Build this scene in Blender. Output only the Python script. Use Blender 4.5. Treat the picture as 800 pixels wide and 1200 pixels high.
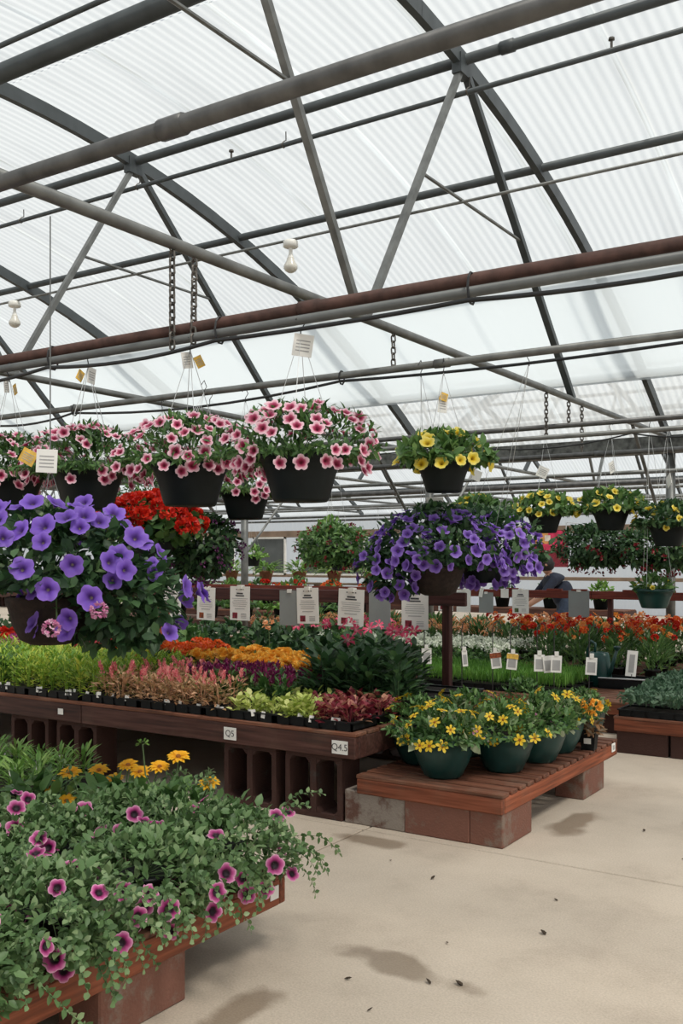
import bpy, math, random
import numpy as np
from mathutils import Vector, Matrix, Quaternion

for o in list(bpy.data.objects):
    bpy.data.objects.remove(o)
S = bpy.context.scene
COL = S.collection
R = math.radians
PI = math.pi

# ------------------------------------------------------------------ camera, sky, sun, exposure
cam = bpy.data.cameras.new('camera')
cam.sensor_fit = 'VERTICAL'
cam.sensor_height = 36.0
cam.lens = 36.0 * 1145 / 1200
cam.shift_y = 55 / 1200
cam.clip_end = 300
camo = bpy.data.objects.new('camera', cam)
COL.objects.link(camo)
camo.location = (0, 0, 1.5)
camo.rotation_euler = (R(90), 0, R(33.2))
S.camera = camo

W = bpy.data.worlds.new('overcast_sky')
S.world = W
W.use_nodes = True
bg = W.node_tree.nodes['Background']
bg.inputs['Color'].default_value = (0.90, 0.955, 1.0, 1)
bg.inputs['Strength'].default_value = 0.74

sun = bpy.data.lights.new('sun', 'SUN')
sun.energy = 6.0
sun.angle = R(12)
sun.color = (1.0, 0.93, 0.82)
suno = bpy.data.objects.new('sun', sun)
COL.objects.link(suno)
suno.rotation_euler = Vector((-0.50, 0.16, -0.85)).to_track_quat('-Z', 'Y').to_euler()
suno.location = (0, 0, 20)

vs = S.view_settings
vs.view_transform = 'Standard'
vs.look = 'None'
vs.gamma = 1.0
vs.use_curve_mapping = False
vs.exposure = -0.38
S.cycles.max_bounces = 8
S.cycles.diffuse_bounces = 4
S.cycles.transmission_bounces = 6
S.cycles.transparent_max_bounces = 12

# ------------------------------------------------------------------ materials
MATS = {}


def newmat(name):
    m = bpy.data.materials.new(name)
    m.use_nodes = True
    nt = m.node_tree
    return m, nt, nt.nodes['Principled BSDF'], nt.nodes['Material Output']


def ramp(nt, stops):
    r = nt.nodes.new('ShaderNodeValToRGB')
    e = r.color_ramp.elements
    while len(e) > 1:
        e.remove(e[-1])
    e[0].position = stops[0][0]
    e[0].color = (*stops[0][1], 1)
    for p, c in stops[1:]:
        k = e.new(p)
        k.color = (*c, 1)
    return r


def plain(name, col, rough=0.6, metal=0.0, vary=0.25, scale=14.0, bump=0.0, stretch=(1, 1, 1), coord='Object', dark=None, spec=0.5):
    m, nt, b, out = newmat(name)
    tc = nt.nodes.new('ShaderNodeTexCoord')
    mp = nt.nodes.new('ShaderNodeMapping')
    mp.inputs['Scale'].default_value = stretch
    if coord == 'World':
        g = nt.nodes.new('ShaderNodeNewGeometry')
        nt.links.new(g.outputs['Position'], mp.inputs['Vector'])
    else:
        nt.links.new(tc.outputs[coord], mp.inputs['Vector'])
    n = nt.nodes.new('ShaderNodeTexNoise')
    n.inputs['Scale'].default_value = scale
    n.inputs['Detail'].default_value = 6
    nt.links.new(mp.outputs[0], n.inputs['Vector'])
    d = dark if dark else tuple(c * (1 - vary) for c in col)
    lite = tuple(min(1, c * (1 + vary)) for c in col)
    r = ramp(nt, [(0.3, d), (0.7, lite)])
    nt.links.new(n.outputs['Fac'], r.inputs[0])
    nt.links.new(r.outputs[0], b.inputs['Base Color'])
    b.inputs['Roughness'].default_value = rough
    b.inputs['Metallic'].default_value = metal
    b.inputs['Specular IOR Level'].default_value = spec
    if bump:
        bp = nt.nodes.new('ShaderNodeBump')
        bp.inputs['Strength'].default_value = bump
        bp.inputs['Distance'].default_value = 0.01
        nt.links.new(n.outputs['Fac'], bp.inputs['Height'])
        nt.links.new(bp.outputs[0], b.inputs['Normal'])
    MATS[name] = m
    return m


def leafmat(name, c0, c1, c2=None, trans=0.3, rough=0.5):
    """leaf or petal: colour varies from piece to piece, light shines through"""
    m, nt, b, out = newmat(name)
    g = nt.nodes.new('ShaderNodeNewGeometry')
    oi = nt.nodes.new('ShaderNodeObjectInfo')
    stops = [(0.0, c0), (1.0, c1)] if c2 is None else [(0.0, c0), (0.55, c1), (1.0, c2)]
    r = ramp(nt, stops)
    ad = nt.nodes.new('ShaderNodeMath')
    ad.operation = 'MULTIPLY_ADD'
    ad.inputs[1].default_value = 0.72
    ml = nt.nodes.new('ShaderNodeMath')
    ml.operation = 'MULTIPLY'
    ml.inputs[1].default_value = 0.28
    nt.links.new(oi.outputs['Random'], ml.inputs[0])
    nt.links.new(g.outputs['Random Per Island'], ad.inputs[0])
    nt.links.new(ml.outputs[0], ad.inputs[2])
    nt.links.new(ad.outputs[0], r.inputs[0])
    nt.links.new(r.outputs[0], b.inputs['Base Color'])
    b.inputs['Roughness'].default_value = rough
    t = nt.nodes.new('ShaderNodeBsdfTranslucent')
    nt.links.new(r.outputs[0], t.inputs['Color'])
    mx = nt.nodes.new('ShaderNodeMixShader')
    mx.inputs[0].default_value = trans
    nt.links.new(b.outputs[0], mx.inputs[1])
    nt.links.new(t.outputs[0], mx.inputs[2])
    nt.links.new(mx.outputs[0], out.inputs['Surface'])
    MATS[name] = m
    return m


def petalmat(name, stops, trans=0.3, vary=0.12):
    """petal colours run from the throat (0) to the rim (1) along the mesh attribute rad"""
    m, nt, b, out = newmat(name)
    a = nt.nodes.new('ShaderNodeAttribute')
    a.attribute_name = 'rad'
    r = ramp(nt, stops)
    nt.links.new(a.outputs['Fac'], r.inputs[0])
    hs = nt.nodes.new('ShaderNodeHueSaturation')
    oi = nt.nodes.new('ShaderNodeObjectInfo')
    ma = nt.nodes.new('ShaderNodeMath')
    ma.operation = 'MULTIPLY_ADD'
    ma.inputs[1].default_value = 2 * vary
    ma.inputs[2].default_value = 1 - vary
    nt.links.new(oi.outputs['Random'], ma.inputs[0])
    nt.links.new(ma.outputs[0], hs.inputs['Value'])
    nt.links.new(r.outputs[0], hs.inputs['Color'])
    nt.links.new(hs.outputs[0], b.inputs['Base Color'])
    b.inputs['Roughness'].default_value = 0.6
    t = nt.nodes.new('ShaderNodeBsdfTranslucent')
    nt.links.new(hs.outputs[0], t.inputs['Color'])
    mx = nt.nodes.new('ShaderNodeMixShader')
    mx.inputs[0].default_value = trans
    nt.links.new(b.outputs[0], mx.inputs[1])
    nt.links.new(t.outputs[0], mx.inputs[2])
    nt.links.new(mx.outputs[0], out.inputs['Surface'])
    MATS[name] = m
    return m


def sheetmat(name, col, clear, gloss=0.06, streak=True, soft=1.0):
    """milky plastic roofing: lets daylight through, scatters most of it"""
    m, nt, b, out = newmat(name)
    nt.nodes.remove(b)
    tr = nt.nodes.new('ShaderNodeBsdfTranslucent')
    df = nt.nodes.new('ShaderNodeBsdfDiffuse')
    tp = nt.nodes.new('ShaderNodeBsdfTransparent')
    tp.inputs[0].default_value = (0.96, 0.98, 1.0, 1)
    df.inputs[0].default_value = (0.75, 0.78, 0.8, 1)
    if streak:
        g = nt.nodes.new('ShaderNodeNewGeometry')
        mp = nt.nodes.new('ShaderNodeMapping')
        mp.inputs['Scale'].default_value = (3.0, 0.25, 0.25)
        nt.links.new(g.outputs['Position'], mp.inputs[0])
        n = nt.nodes.new('ShaderNodeTexNoise')
        n.inputs['Scale'].default_value = 1.6
        n.inputs['Detail'].default_value = 7
        nt.links.new(mp.outputs[0], n.inputs['Vector'])
        r = ramp(nt, [(0.28, tuple(c * 0.86 for c in col)), (0.5, col), (1.0, col)])
        nt.links.new(n.outputs['Fac'], r.inputs[0])
        # grime caught in the lap seams at both edges of every sheet
        tc = nt.nodes.new('ShaderNodeTexCoord')
        sx = nt.nodes.new('ShaderNodeSeparateXYZ')
        nt.links.new(tc.outputs['Generated'], sx.inputs[0])
        pg = nt.nodes.new('ShaderNodeMath')
        pg.operation = 'SUBTRACT'
        pg.inputs[1].default_value = 0.5
        nt.links.new(sx.outputs[0], pg.inputs[0])
        ab = nt.nodes.new('ShaderNodeMath')
        ab.operation = 'ABSOLUTE'
        nt.links.new(pg.outputs[0], ab.inputs[0])
        r2 = ramp(nt, [(0.478, (1, 1, 1)), (0.492, (0.62, 0.6, 0.56))])
        nt.links.new(ab.outputs[0], r2.inputs[0])
        n2 = nt.nodes.new('ShaderNodeTexNoise')
        n2.inputs['Scale'].default_value = 1.1
        nt.links.new(g.outputs['Position'], n2.inputs['Vector'])
        r3 = ramp(nt, [(0.42, (0, 0, 0)), (0.6, (1, 1, 1))])
        nt.links.new(n2.outputs['Fac'], r3.inputs[0])
        mm = nt.nodes.new('ShaderNodeMixRGB')
        mm.blend_type = 'MULTIPLY'
        nt.links.new(r3.outputs[0], mm.inputs[0])
        nt.links.new(r.outputs[0], mm.inputs[1])
        nt.links.new(r2.outputs[0], mm.inputs[2])
        nt.links.new(mm.outputs[0], tr.inputs[0])
    else:
        tr.inputs[0].default_value = (*col, 1)
    m1 = nt.nodes.new('ShaderNodeMixShader')
    m1.inputs[0].default_value = clear
    nt.links.new(tr.outputs[0], m1.inputs[1])
    nt.links.new(tp.outputs[0], m1.inputs[2])
    m2 = nt.nodes.new('ShaderNodeMixShader')
    m2.inputs[0].default_value = gloss
    nt.links.new(m1.outputs[0], m2.inputs[1])
    nt.links.new(df.outputs[0], m2.inputs[2])
    nt.links.new(m2.outputs[0], out.inputs['Surface'])
    MATS[name] = m
    return m


def woodmat(name, col, along, rough=0.55, worn=0.35):
    m, nt, b, out = newmat(name)
    g = nt.nodes.new('ShaderNodeNewGeometry')
    mp = nt.nodes.new('ShaderNodeMapping')
    sc = {'x': (1.2, 26, 26), 'y': (26, 1.2, 26), 'z': (26, 26, 1.2)}[along]
    mp.inputs['Scale'].default_value = sc
    nt.links.new(g.outputs['Position'], mp.inputs[0])
    n = nt.nodes.new('ShaderNodeTexNoise')
    n.inputs['Scale'].default_value = 2.2
    n.inputs['Detail'].default_value = 8
    nt.links.new(mp.outputs[0], n.inputs['Vector'])
    r = ramp(nt, [(0.3, tuple(c * 0.45 for c in col)), (0.5, col), (0.72, tuple(min(1, c * 1.45 + 0.012) for c in col))])
    nt.links.new(n.outputs['Fac'], r.inputs[0])
    n2 = nt.nodes.new('ShaderNodeTexNoise')
    n2.inputs['Scale'].default_value = 5
    n2.inputs['Detail'].default_value = 5
    nt.links.new(g.outputs['Position'], n2.inputs['Vector'])
    r2 = ramp(nt, [(0.52, (0, 0, 0)), (0.72, (worn, worn, worn))])
    nt.links.new(n2.outputs['Fac'], r2.inputs[0])
    mx = nt.nodes.new('ShaderNodeMixRGB')
    mx.inputs[2].default_value = (0.20, 0.13, 0.09, 1)
    nt.links.new(r2.outputs[0], mx.inputs[0])
    nt.links.new(r.outputs[0], mx.inputs[1])
    oi = nt.nodes.new('ShaderNodeObjectInfo')
    hs = nt.nodes.new('ShaderNodeHueSaturation')
    ma = nt.nodes.new('ShaderNodeMath')
    ma.operation = 'MULTIPLY_ADD'
    ma.inputs[1].default_value = 0.4
    ma.inputs[2].default_value = 0.8
    nt.links.new(oi.outputs['Random'], ma.inputs[0])
    nt.links.new(ma.outputs[0], hs.inputs['Value'])
    nt.links.new(mx.outputs[0], hs.inputs['Color'])
    nt.links.new(hs.outputs[0], b.inputs['Base Color'])
    b.inputs['Roughness'].default_value = rough
    bp = nt.nodes.new('ShaderNodeBump')
    bp.inputs['Strength'].default_value = 0.35
    bp.inputs['Distance'].default_value = 0.004
    nt.links.new(n.outputs['Fac'], bp.inputs['Height'])
    nt.links.new(bp.outputs[0], b.inputs['Normal'])
    MATS[name] = m
    return m


def blockmat(name, col, under, amount):
    m, nt, b, out = newmat(name)
    g = nt.nodes.new('ShaderNodeNewGeometry')
    n = nt.nodes.new('ShaderNodeTexNoise')
    n.inputs['Scale'].default_value = 7
    n.inputs['Detail'].default_value = 8
    n.inputs['Roughness'].default_value = 0.7
    nt.links.new(g.outputs['Position'], n.inputs['Vector'])
    r = ramp(nt, [(amount - 0.07, under), (amount + 0.05, col), (0.85, tuple(c * 1.25 for c in col))])
    nt.links.new(n.outputs['Fac'], r.inputs[0])
    nt.links.new(r.outputs[0], b.inputs['Base Color'])
    b.inputs['Roughness'].default_value = 0.85
    v = nt.nodes.new('ShaderNodeTexNoise')
    v.inputs['Scale'].default_value = 90
    nt.links.new(g.outputs['Position'], v.inputs['Vector'])
    bp = nt.nodes.new('ShaderNodeBump')
    bp.inputs['Strength'].default_value = 0.5
    bp.inputs['Distance'].default_value = 0.006
    nt.links.new(v.outputs['Fac'], bp.inputs['Height'])
    nt.links.new(bp.outputs[0], b.inputs['Normal'])
    MATS[name] = m
    return m


def concretemat(name, spots):
    """broom-finished concrete with dusty patches and damp spots (x, y, radius, stretch)"""
    m, nt, b, out = newmat(name)
    g = nt.nodes.new('ShaderNodeNewGeometry')
    L = nt.links.new
    n = nt.nodes.new('ShaderNodeTexNoise')
    n.inputs['Scale'].default_value = 1.3
    n.inputs['Detail'].default_value = 9
    n.inputs['Roughness'].default_value = 0.68
    L(g.outputs['Position'], n.inputs['Vector'])
    r = ramp(nt, [(0.25, (0.37, 0.305, 0.245)), (0.48, (0.50, 0.425, 0.345)), (0.75, (0.57, 0.49, 0.405))])
    L(n.outputs['Fac'], r.inputs[0])
    f = nt.nodes.new('ShaderNodeTexNoise')
    f.inputs['Scale'].default_value = 120
    f.inputs['Detail'].default_value = 3
    L(g.outputs['Position'], f.inputs['Vector'])
    r1 = ramp(nt, [(0.3, (0.86, 0.86, 0.86)), (0.65, (1.06, 1.06, 1.06))])
    L(f.outputs['Fac'], r1.inputs[0])
    m0 = nt.nodes.new('ShaderNodeMixRGB')
    m0.blend_type = 'MULTIPLY'
    m0.inputs[0].default_value = 1
    L(r.outputs[0], m0.inputs[1])
    L(r1.outputs[0], m0.inputs[2])
    warp = nt.nodes.new('ShaderNodeTexNoise')
    warp.inputs['Scale'].default_value = 3.2
    warp.inputs['Detail'].default_value = 5
    L(g.outputs['Position'], warp.inputs['Vector'])
    last = None
    for (x, y, rad, sx, sy) in spots:
        mp = nt.nodes.new('ShaderNodeMapping')
        mp.vector_type = 'TEXTURE'
        mp.inputs['Location'].default_value = (x, y, 0)
        mp.inputs['Scale'].default_value = (sx * rad, sy * rad, 1)
        L(g.outputs['Position'], mp.inputs[0])
        ln = nt.nodes.new('ShaderNodeVectorMath')
        ln.operation = 'LENGTH'
        L(mp.outputs[0], ln.inputs[0])
        ad = nt.nodes.new('ShaderNodeMath')
        ad.operation = 'MULTIPLY_ADD'
        ad.inputs[1].default_value = 2.4
        L(warp.outputs['Fac'], ad.inputs[0])
        L(ln.outputs['Value'], ad.inputs[2])
        if last is None:
            last = ad
        else:
            mn = nt.nodes.new('ShaderNodeMath')
            mn.operation = 'MINIMUM'
            L(last.outputs[0], mn.inputs[0])
            L(ad.outputs[0], mn.inputs[1])
            last = mn
    wet = nt.nodes.new('ShaderNodeMapRange')
    wet.inputs['From Min'].default_value = 1.75
    wet.inputs['From Max'].default_value = 2.12
    wet.inputs['To Min'].default_value = 1
    wet.inputs['To Max'].default_value = 0
    L(last.outputs[0], wet.inputs['Value'])
    wc = nt.nodes.new('ShaderNodeMixRGB')
    wc.blend_type = 'MULTIPLY'
    wc.inputs[2].default_value = (0.60, 0.56, 0.52, 1)
    L(wet.outputs[0], wc.inputs[0])
    L(m0.outputs[0], wc.inputs[1])
    L(wc.outputs[0], b.inputs['Base Color'])
    rr = nt.nodes.new('ShaderNodeMapRange')
    rr.inputs['To Min'].default_value = 0.8
    rr.inputs['To Max'].default_value = 0.35
    L(wet.outputs[0], rr.inputs['Value'])
    L(rr.outputs[0], b.inputs['Roughness'])
    bp = nt.nodes.new('ShaderNodeBump')
    bp.inputs['Strength'].default_value = 0.25
    bp.inputs['Distance'].default_value = 0.004
    L(f.outputs['Fac'], bp.inputs['Height'])
    L(bp.outputs[0], b.inputs['Normal'])
    MATS[name] = m
    return m


plain('galvanised', (0.165, 0.17, 0.165), 0.5, 0.55, 0.28, 9, 0.1, coord='World')
plain('painted_steel', (0.06, 0.07, 0.075), 0.5, 0.2, 0.2, 6, coord='World')
plain('dull_pipe', (0.10, 0.10, 0.10), 0.45, 0.5, 0.3, 11, 0.15, coord='World')
plain('rust_pipe', (0.085, 0.042, 0.034), 0.75, 0.1, 0.35, 16, 0.3, coord='World')
plain('conduit', (0.12, 0.127, 0.127), 0.5, 0.2, 0.15, 9, coord='World')
plain('cable', (0.012, 0.013, 0.015), 0.5, 0, 0.2)
plain('chain_metal', (0.11, 0.10, 0.09), 0.5, 0.6, 0.3)
plain('gutter_steel', (0.10, 0.105, 0.10), 0.7, 0.2, 0.6, 14, coord='World')
plain('wire', (0.55, 0.57, 0.58), 0.4, 0.2, 0.1)
plain('dark_wire', (0.03, 0.03, 0.03), 0.4, 0.2, 0.1)
plain('white_plastic', (0.75, 0.74, 0.70), 0.45, 0, 0.08)
plain('bulb_glass', (0.62, 0.60, 0.54), 0.2, 0, 0.08)
plain('black_plastic', (0.008, 0.009, 0.010), 0.5, 0, 0.25, spec=0.22)
plain('pot_black', (0.008, 0.012, 0.013), 0.55, 0, 0.3, 8, spec=0.2)
plain('pot_teal', (0.010, 0.052, 0.048), 0.38, 0, 0.25, 6)
plain('pot_brown', (0.026, 0.015, 0.012), 0.85, 0, 0.4, 40, 0.5)
plain('pot_terracotta', (0.35, 0.16, 0.09), 0.8, 0, 0.2, 12)
plain('soil', (0.018, 0.012, 0.008), 0.95, 0, 0.5, 60, 0.6)
plain('paper', (0.80, 0.79, 0.76), 0.7, 0, 0.05, 6)
plain('card_grey', (0.25, 0.27, 0.27), 0.7, 0, 0.08, 6)
plain('ink', (0.06, 0.06, 0.065), 0.7, 0, 0.1)
plain('ink_grey', (0.36, 0.36, 0.36), 0.7, 0, 0.1)
plain('print_red', (0.20, 0.015, 0.03), 0.7, 0, 0.7, 60)
plain('print_rust', (0.25, 0.06, 0.02), 0.7, 0, 0.7, 60)
plain('print_green', (0.10, 0.14, 0.05), 0.7, 0, 0.6, 60)
plain('print_pink', (0.80, 0.04, 0.12), 0.7, 0, 0.5, 5)
plain('print_orange', (0.85, 0.33, 0.10), 0.7, 0, 0.5, 5)
plain('print_white', (0.85, 0.70, 0.62), 0.7, 0, 0.3, 5)
plain('label_yellow', (0.72, 0.45, 0.08), 0.6, 0, 0.25, 40)
plain('can_green', (0.008, 0.05, 0.045), 0.35, 0, 0.2)
plain('stem_green', (0.07, 0.12, 0.04), 0.6, 0, 0.3)
plain('far_steel_wall', (0.62, 0.66, 0.66), 0.6, 0.05, 0.06, 2, coord='World')
plain('grey_window', (0.09, 0.10, 0.10), 0.25, 0, 0.2, 2, coord='World')
plain('far_beam', (0.24, 0.17, 0.12), 0.7, 0, 0.2, 3, coord='World')
plain('brick_red', (0.17, 0.05, 0.04), 0.8, 0, 0.3)
plain('skin', (0.42, 0.23, 0.16), 0.55, 0, 0.06)
plain('navy_cloth', (0.009, 0.014, 0.032), 0.85, 0, 0.3, 30)
plain('denim', (0.03, 0.045, 0.08), 0.85, 0, 0.3, 30)
plain('hair_dark', (0.012, 0.010, 0.012), 0.7, 0, 0.3, 50)
plain('shoe_dark', (0.02, 0.018, 0.016), 0.6, 0, 0.2)
plain('debris', (0.045, 0.03, 0.018), 0.9, 0, 0.4, 60)
plain('boundary_soil', (0.15, 0.13, 0.11), 0.95, 0, 0.3, 2, coord='World')
woodmat('wood_x', (0.15, 0.038, 0.014), 'x', 0.7, 0.15)
woodmat('wood_y_lit', (0.21, 0.052, 0.018), 'y', 0.7, 0.2)  # boards on the right-hand side coloured lighter, as if sunlit
woodmat('wood_z', (0.06, 0.014, 0.010), 'z', 0.75, worn=0.05)
woodmat('wood_shaded', (0.055, 0.017, 0.011), 'x', 0.7, worn=0.12)  # red-brown wood with the shade on the bench sides painted into its colour
woodmat('wood_slat', (0.13, 0.045, 0.022), 'x', 0.75, worn=0.45)
woodmat('rail_red', (0.17, 0.026, 0.014), 'x', rough=0.75, worn=0.05)
woodmat('rail_dark', (0.055, 0.012, 0.010), 'x', rough=0.75, worn=0.05)
woodmat('post_orange', (0.33, 0.08, 0.025), 'z', worn=0.1)
blockmat('block_red', (0.175, 0.075, 0.052), (0.20, 0.15, 0.12), 0.44)
blockmat('block_grey', (0.25, 0.215, 0.185), (0.12, 0.06, 0.045), 0.45)
blockmat('block_shaded', (0.05, 0.020, 0.015), (0.06, 0.05, 0.045), 0.36)  # darkened block colour, painted to stand in for dim light under benches
concretemat('concrete', [(-1.78, 3.12, 0.17, 1.7, 0.8), (-1.30, 5.70, 0.16, 1.0, 1.2), (-1.95, 5.4, 0.17, 0.8, 2.0),
                         (-1.2, 7.35, 0.25, 1.4, 0.8), (-2.75, 4.45, 0.15, 2.2, 0.7), (-2.05, 2.5, 0.16, 0.7, 2.0),
                         (-4.6, 3.9, 0.5, 1.8, 1.0), (-3.6, 5.2, 0.6, 1.5, 0.8)])
sheetmat('roof_sheet', (0.80, 0.84, 0.86), 0.54)
sheetmat('inner_film', (0.78, 0.83, 0.85), 0.18, gloss=0.10, streak=False)
sheetmat('wall_sheet', (0.95, 0.92, 0.86), 0.45, streak=False)

leafmat('leaf_petunia', (0.055, 0.115, 0.04), (0.13, 0.235, 0.085), (0.30, 0.40, 0.20))
leafmat('leaf_dark', (0.018, 0.05, 0.022), (0.045, 0.11, 0.04), (0.12, 0.22, 0.08))
leafmat('leaf_mid', (0.03, 0.085, 0.025), (0.085, 0.19, 0.05), (0.20, 0.33, 0.10))
leafmat('leaf_bright', (0.07, 0.18, 0.03), (0.16, 0.32, 0.06), (0.30, 0.42, 0.12))
leafmat('leaf_grass', (0.05, 0.16, 0.02), (0.12, 0.30, 0.04), (0.22, 0.42, 0.08))
leafmat('leaf_sage', (0.035, 0.085, 0.045), (0.075, 0.15, 0.085), (0.15, 0.24, 0.15))
leafmat('leaf_yellowgreen', (0.10, 0.27, 0.03), (0.34, 0.50, 0.06), (0.66, 0.62, 0.10))
leafmat('leaf_chartreuse', (0.28, 0.40, 0.07), (0.50, 0.58, 0.14), (0.70, 0.70, 0.30))
leafmat('leaf_burgundy', (0.10, 0.008, 0.02), (0.27, 0.03, 0.05), (0.62, 0.36, 0.22))
leafmat('leaf_rosy', (0.16, 0.22, 0.06), (0.52, 0.28, 0.15), (0.78, 0.50, 0.32))
leafmat('leaf_variegated', (0.10, 0.18, 0.06), (0.24, 0.34, 0.16), (0.62, 0.66, 0.45))
leafmat('leaf_bronze', (0.10, 0.09, 0.05), (0.20, 0.11, 0.05), (0.35, 0.16, 0.06))
leafmat('plume_pink', (0.65, 0.14, 0.17), (0.88, 0.28, 0.31), (0.92, 0.52, 0.46))
leafmat('plume_burgundy', (0.09, 0.004, 0.05), (0.20, 0.01, 0.09), (0.34, 0.05, 0.14))
leafmat('petal_red', (0.40, 0.008, 0.006), (0.68, 0.025, 0.012), (0.80, 0.06, 0.02))
leafmat('petal_magenta', (0.36, 0.04, 0.20), (0.56, 0.10, 0.33), (0.70, 0.26, 0.50))
leafmat('petal_rose', (0.62, 0.04, 0.09), (0.80, 0.10, 0.13), (0.86, 0.24, 0.24))
leafmat('petal_orangered', (0.68, 0.06, 0.015), (0.82, 0.14, 0.025), (0.86, 0.30, 0.05))
leafmat('petal_orange', (0.85, 0.33, 0.03), (0.92, 0.52, 0.07), (0.94, 0.70, 0.20))
leafmat('petal_apricot', (0.78, 0.30, 0.12), (0.86, 0.45, 0.22), (0.88, 0.66, 0.45))
leafmat('petal_white', (0.60, 0.66, 0.52), (0.75, 0.78, 0.68), (0.85, 0.86, 0.80))
leafmat('petal_pinkwhite', (0.45, 0.06, 0.24), (0.74, 0.32, 0.52), (0.88, 0.70, 0.80))
leafmat('petal_darkred', (0.10, 0.006, 0.015), (0.26, 0.015, 0.03), (0.42, 0.05, 0.06))
leafmat('petal_darkpurple', (0.05, 0.006, 0.05), (0.13, 0.02, 0.12), (0.26, 0.09, 0.24))
petalmat('petal_veined', [(0.0, (0.02, 0.001, 0.010)), (0.36, (0.035, 0.003, 0.02)), (0.56, (0.36, 0.02, 0.17)), (0.80, (0.62, 0.12, 0.36)), (1.0, (0.80, 0.42, 0.60))])
petalmat('petal_calibrachoa', [(0.0, (0.10, 0.008, 0.02)), (0.30, (0.30, 0.015, 0.06)), (0.50, (0.50, 0.07, 0.17)), (0.66, (0.80, 0.40, 0.50)), (1.0, (0.90, 0.66, 0.74))])
petalmat('petal_violet', [(0.0, (0.40, 0.34, 0.22)), (0.16, (0.07, 0.02, 0.20)), (0.5, (0.17, 0.07, 0.50)), (1.0, (0.28, 0.15, 0.66))])
petalmat('petal_purple', [(0.0, (0.30, 0.22, 0.40)), (0.18, (0.10, 0.03, 0.28)), (0.5, (0.19, 0.08, 0.48)), (1.0, (0.34, 0.21, 0.68))])
petalmat('petal_yellow', [(0.0, (0.28, 0.16, 0.01)), (0.25, (0.62, 0.40, 0.01)), (0.45, (0.84, 0.62, 0.03)), (1.0, (0.88, 0.76, 0.20))])
petalmat('petal_gold', [(0.0, (0.55, 0.20, 0.01)), (0.3, (0.80, 0.40, 0.01)), (1.0, (0.88, 0.52, 0.025))])
petalmat('petal_star', [(0.0, (0.60, 0.28, 0.01)), (0.3, (0.82, 0.52, 0.02)), (1.0, (0.90, 0.68, 0.06))])
petalmat('petal_lily', [(0.0, (0.85, 0.62, 0.62)), (0.3, (0.78, 0.10, 0.20)), (0.8, (0.76, 0.08, 0.18)), (1.0, (0.86, 0.50, 0.52))])
petalmat('petal_daisy_orange', [(0.0, (0.60, 0.12, 0.02)), (0.5, (0.84, 0.25, 0.03)), (1.0, (0.88, 0.42, 0.12))])
plain('flower_disc', (0.30, 0.10, 0.008), 0.8, 0, 0.4, 80, 0.5)
plain('disc_dark', (0.03, 0.012, 0.01), 0.8, 0, 0.4, 80, 0.5)
plain('throat_dark', (0.012, 0.002, 0.010), 0.7, 0, 0.2)

# ------------------------------------------------------------------ helpers


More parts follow.
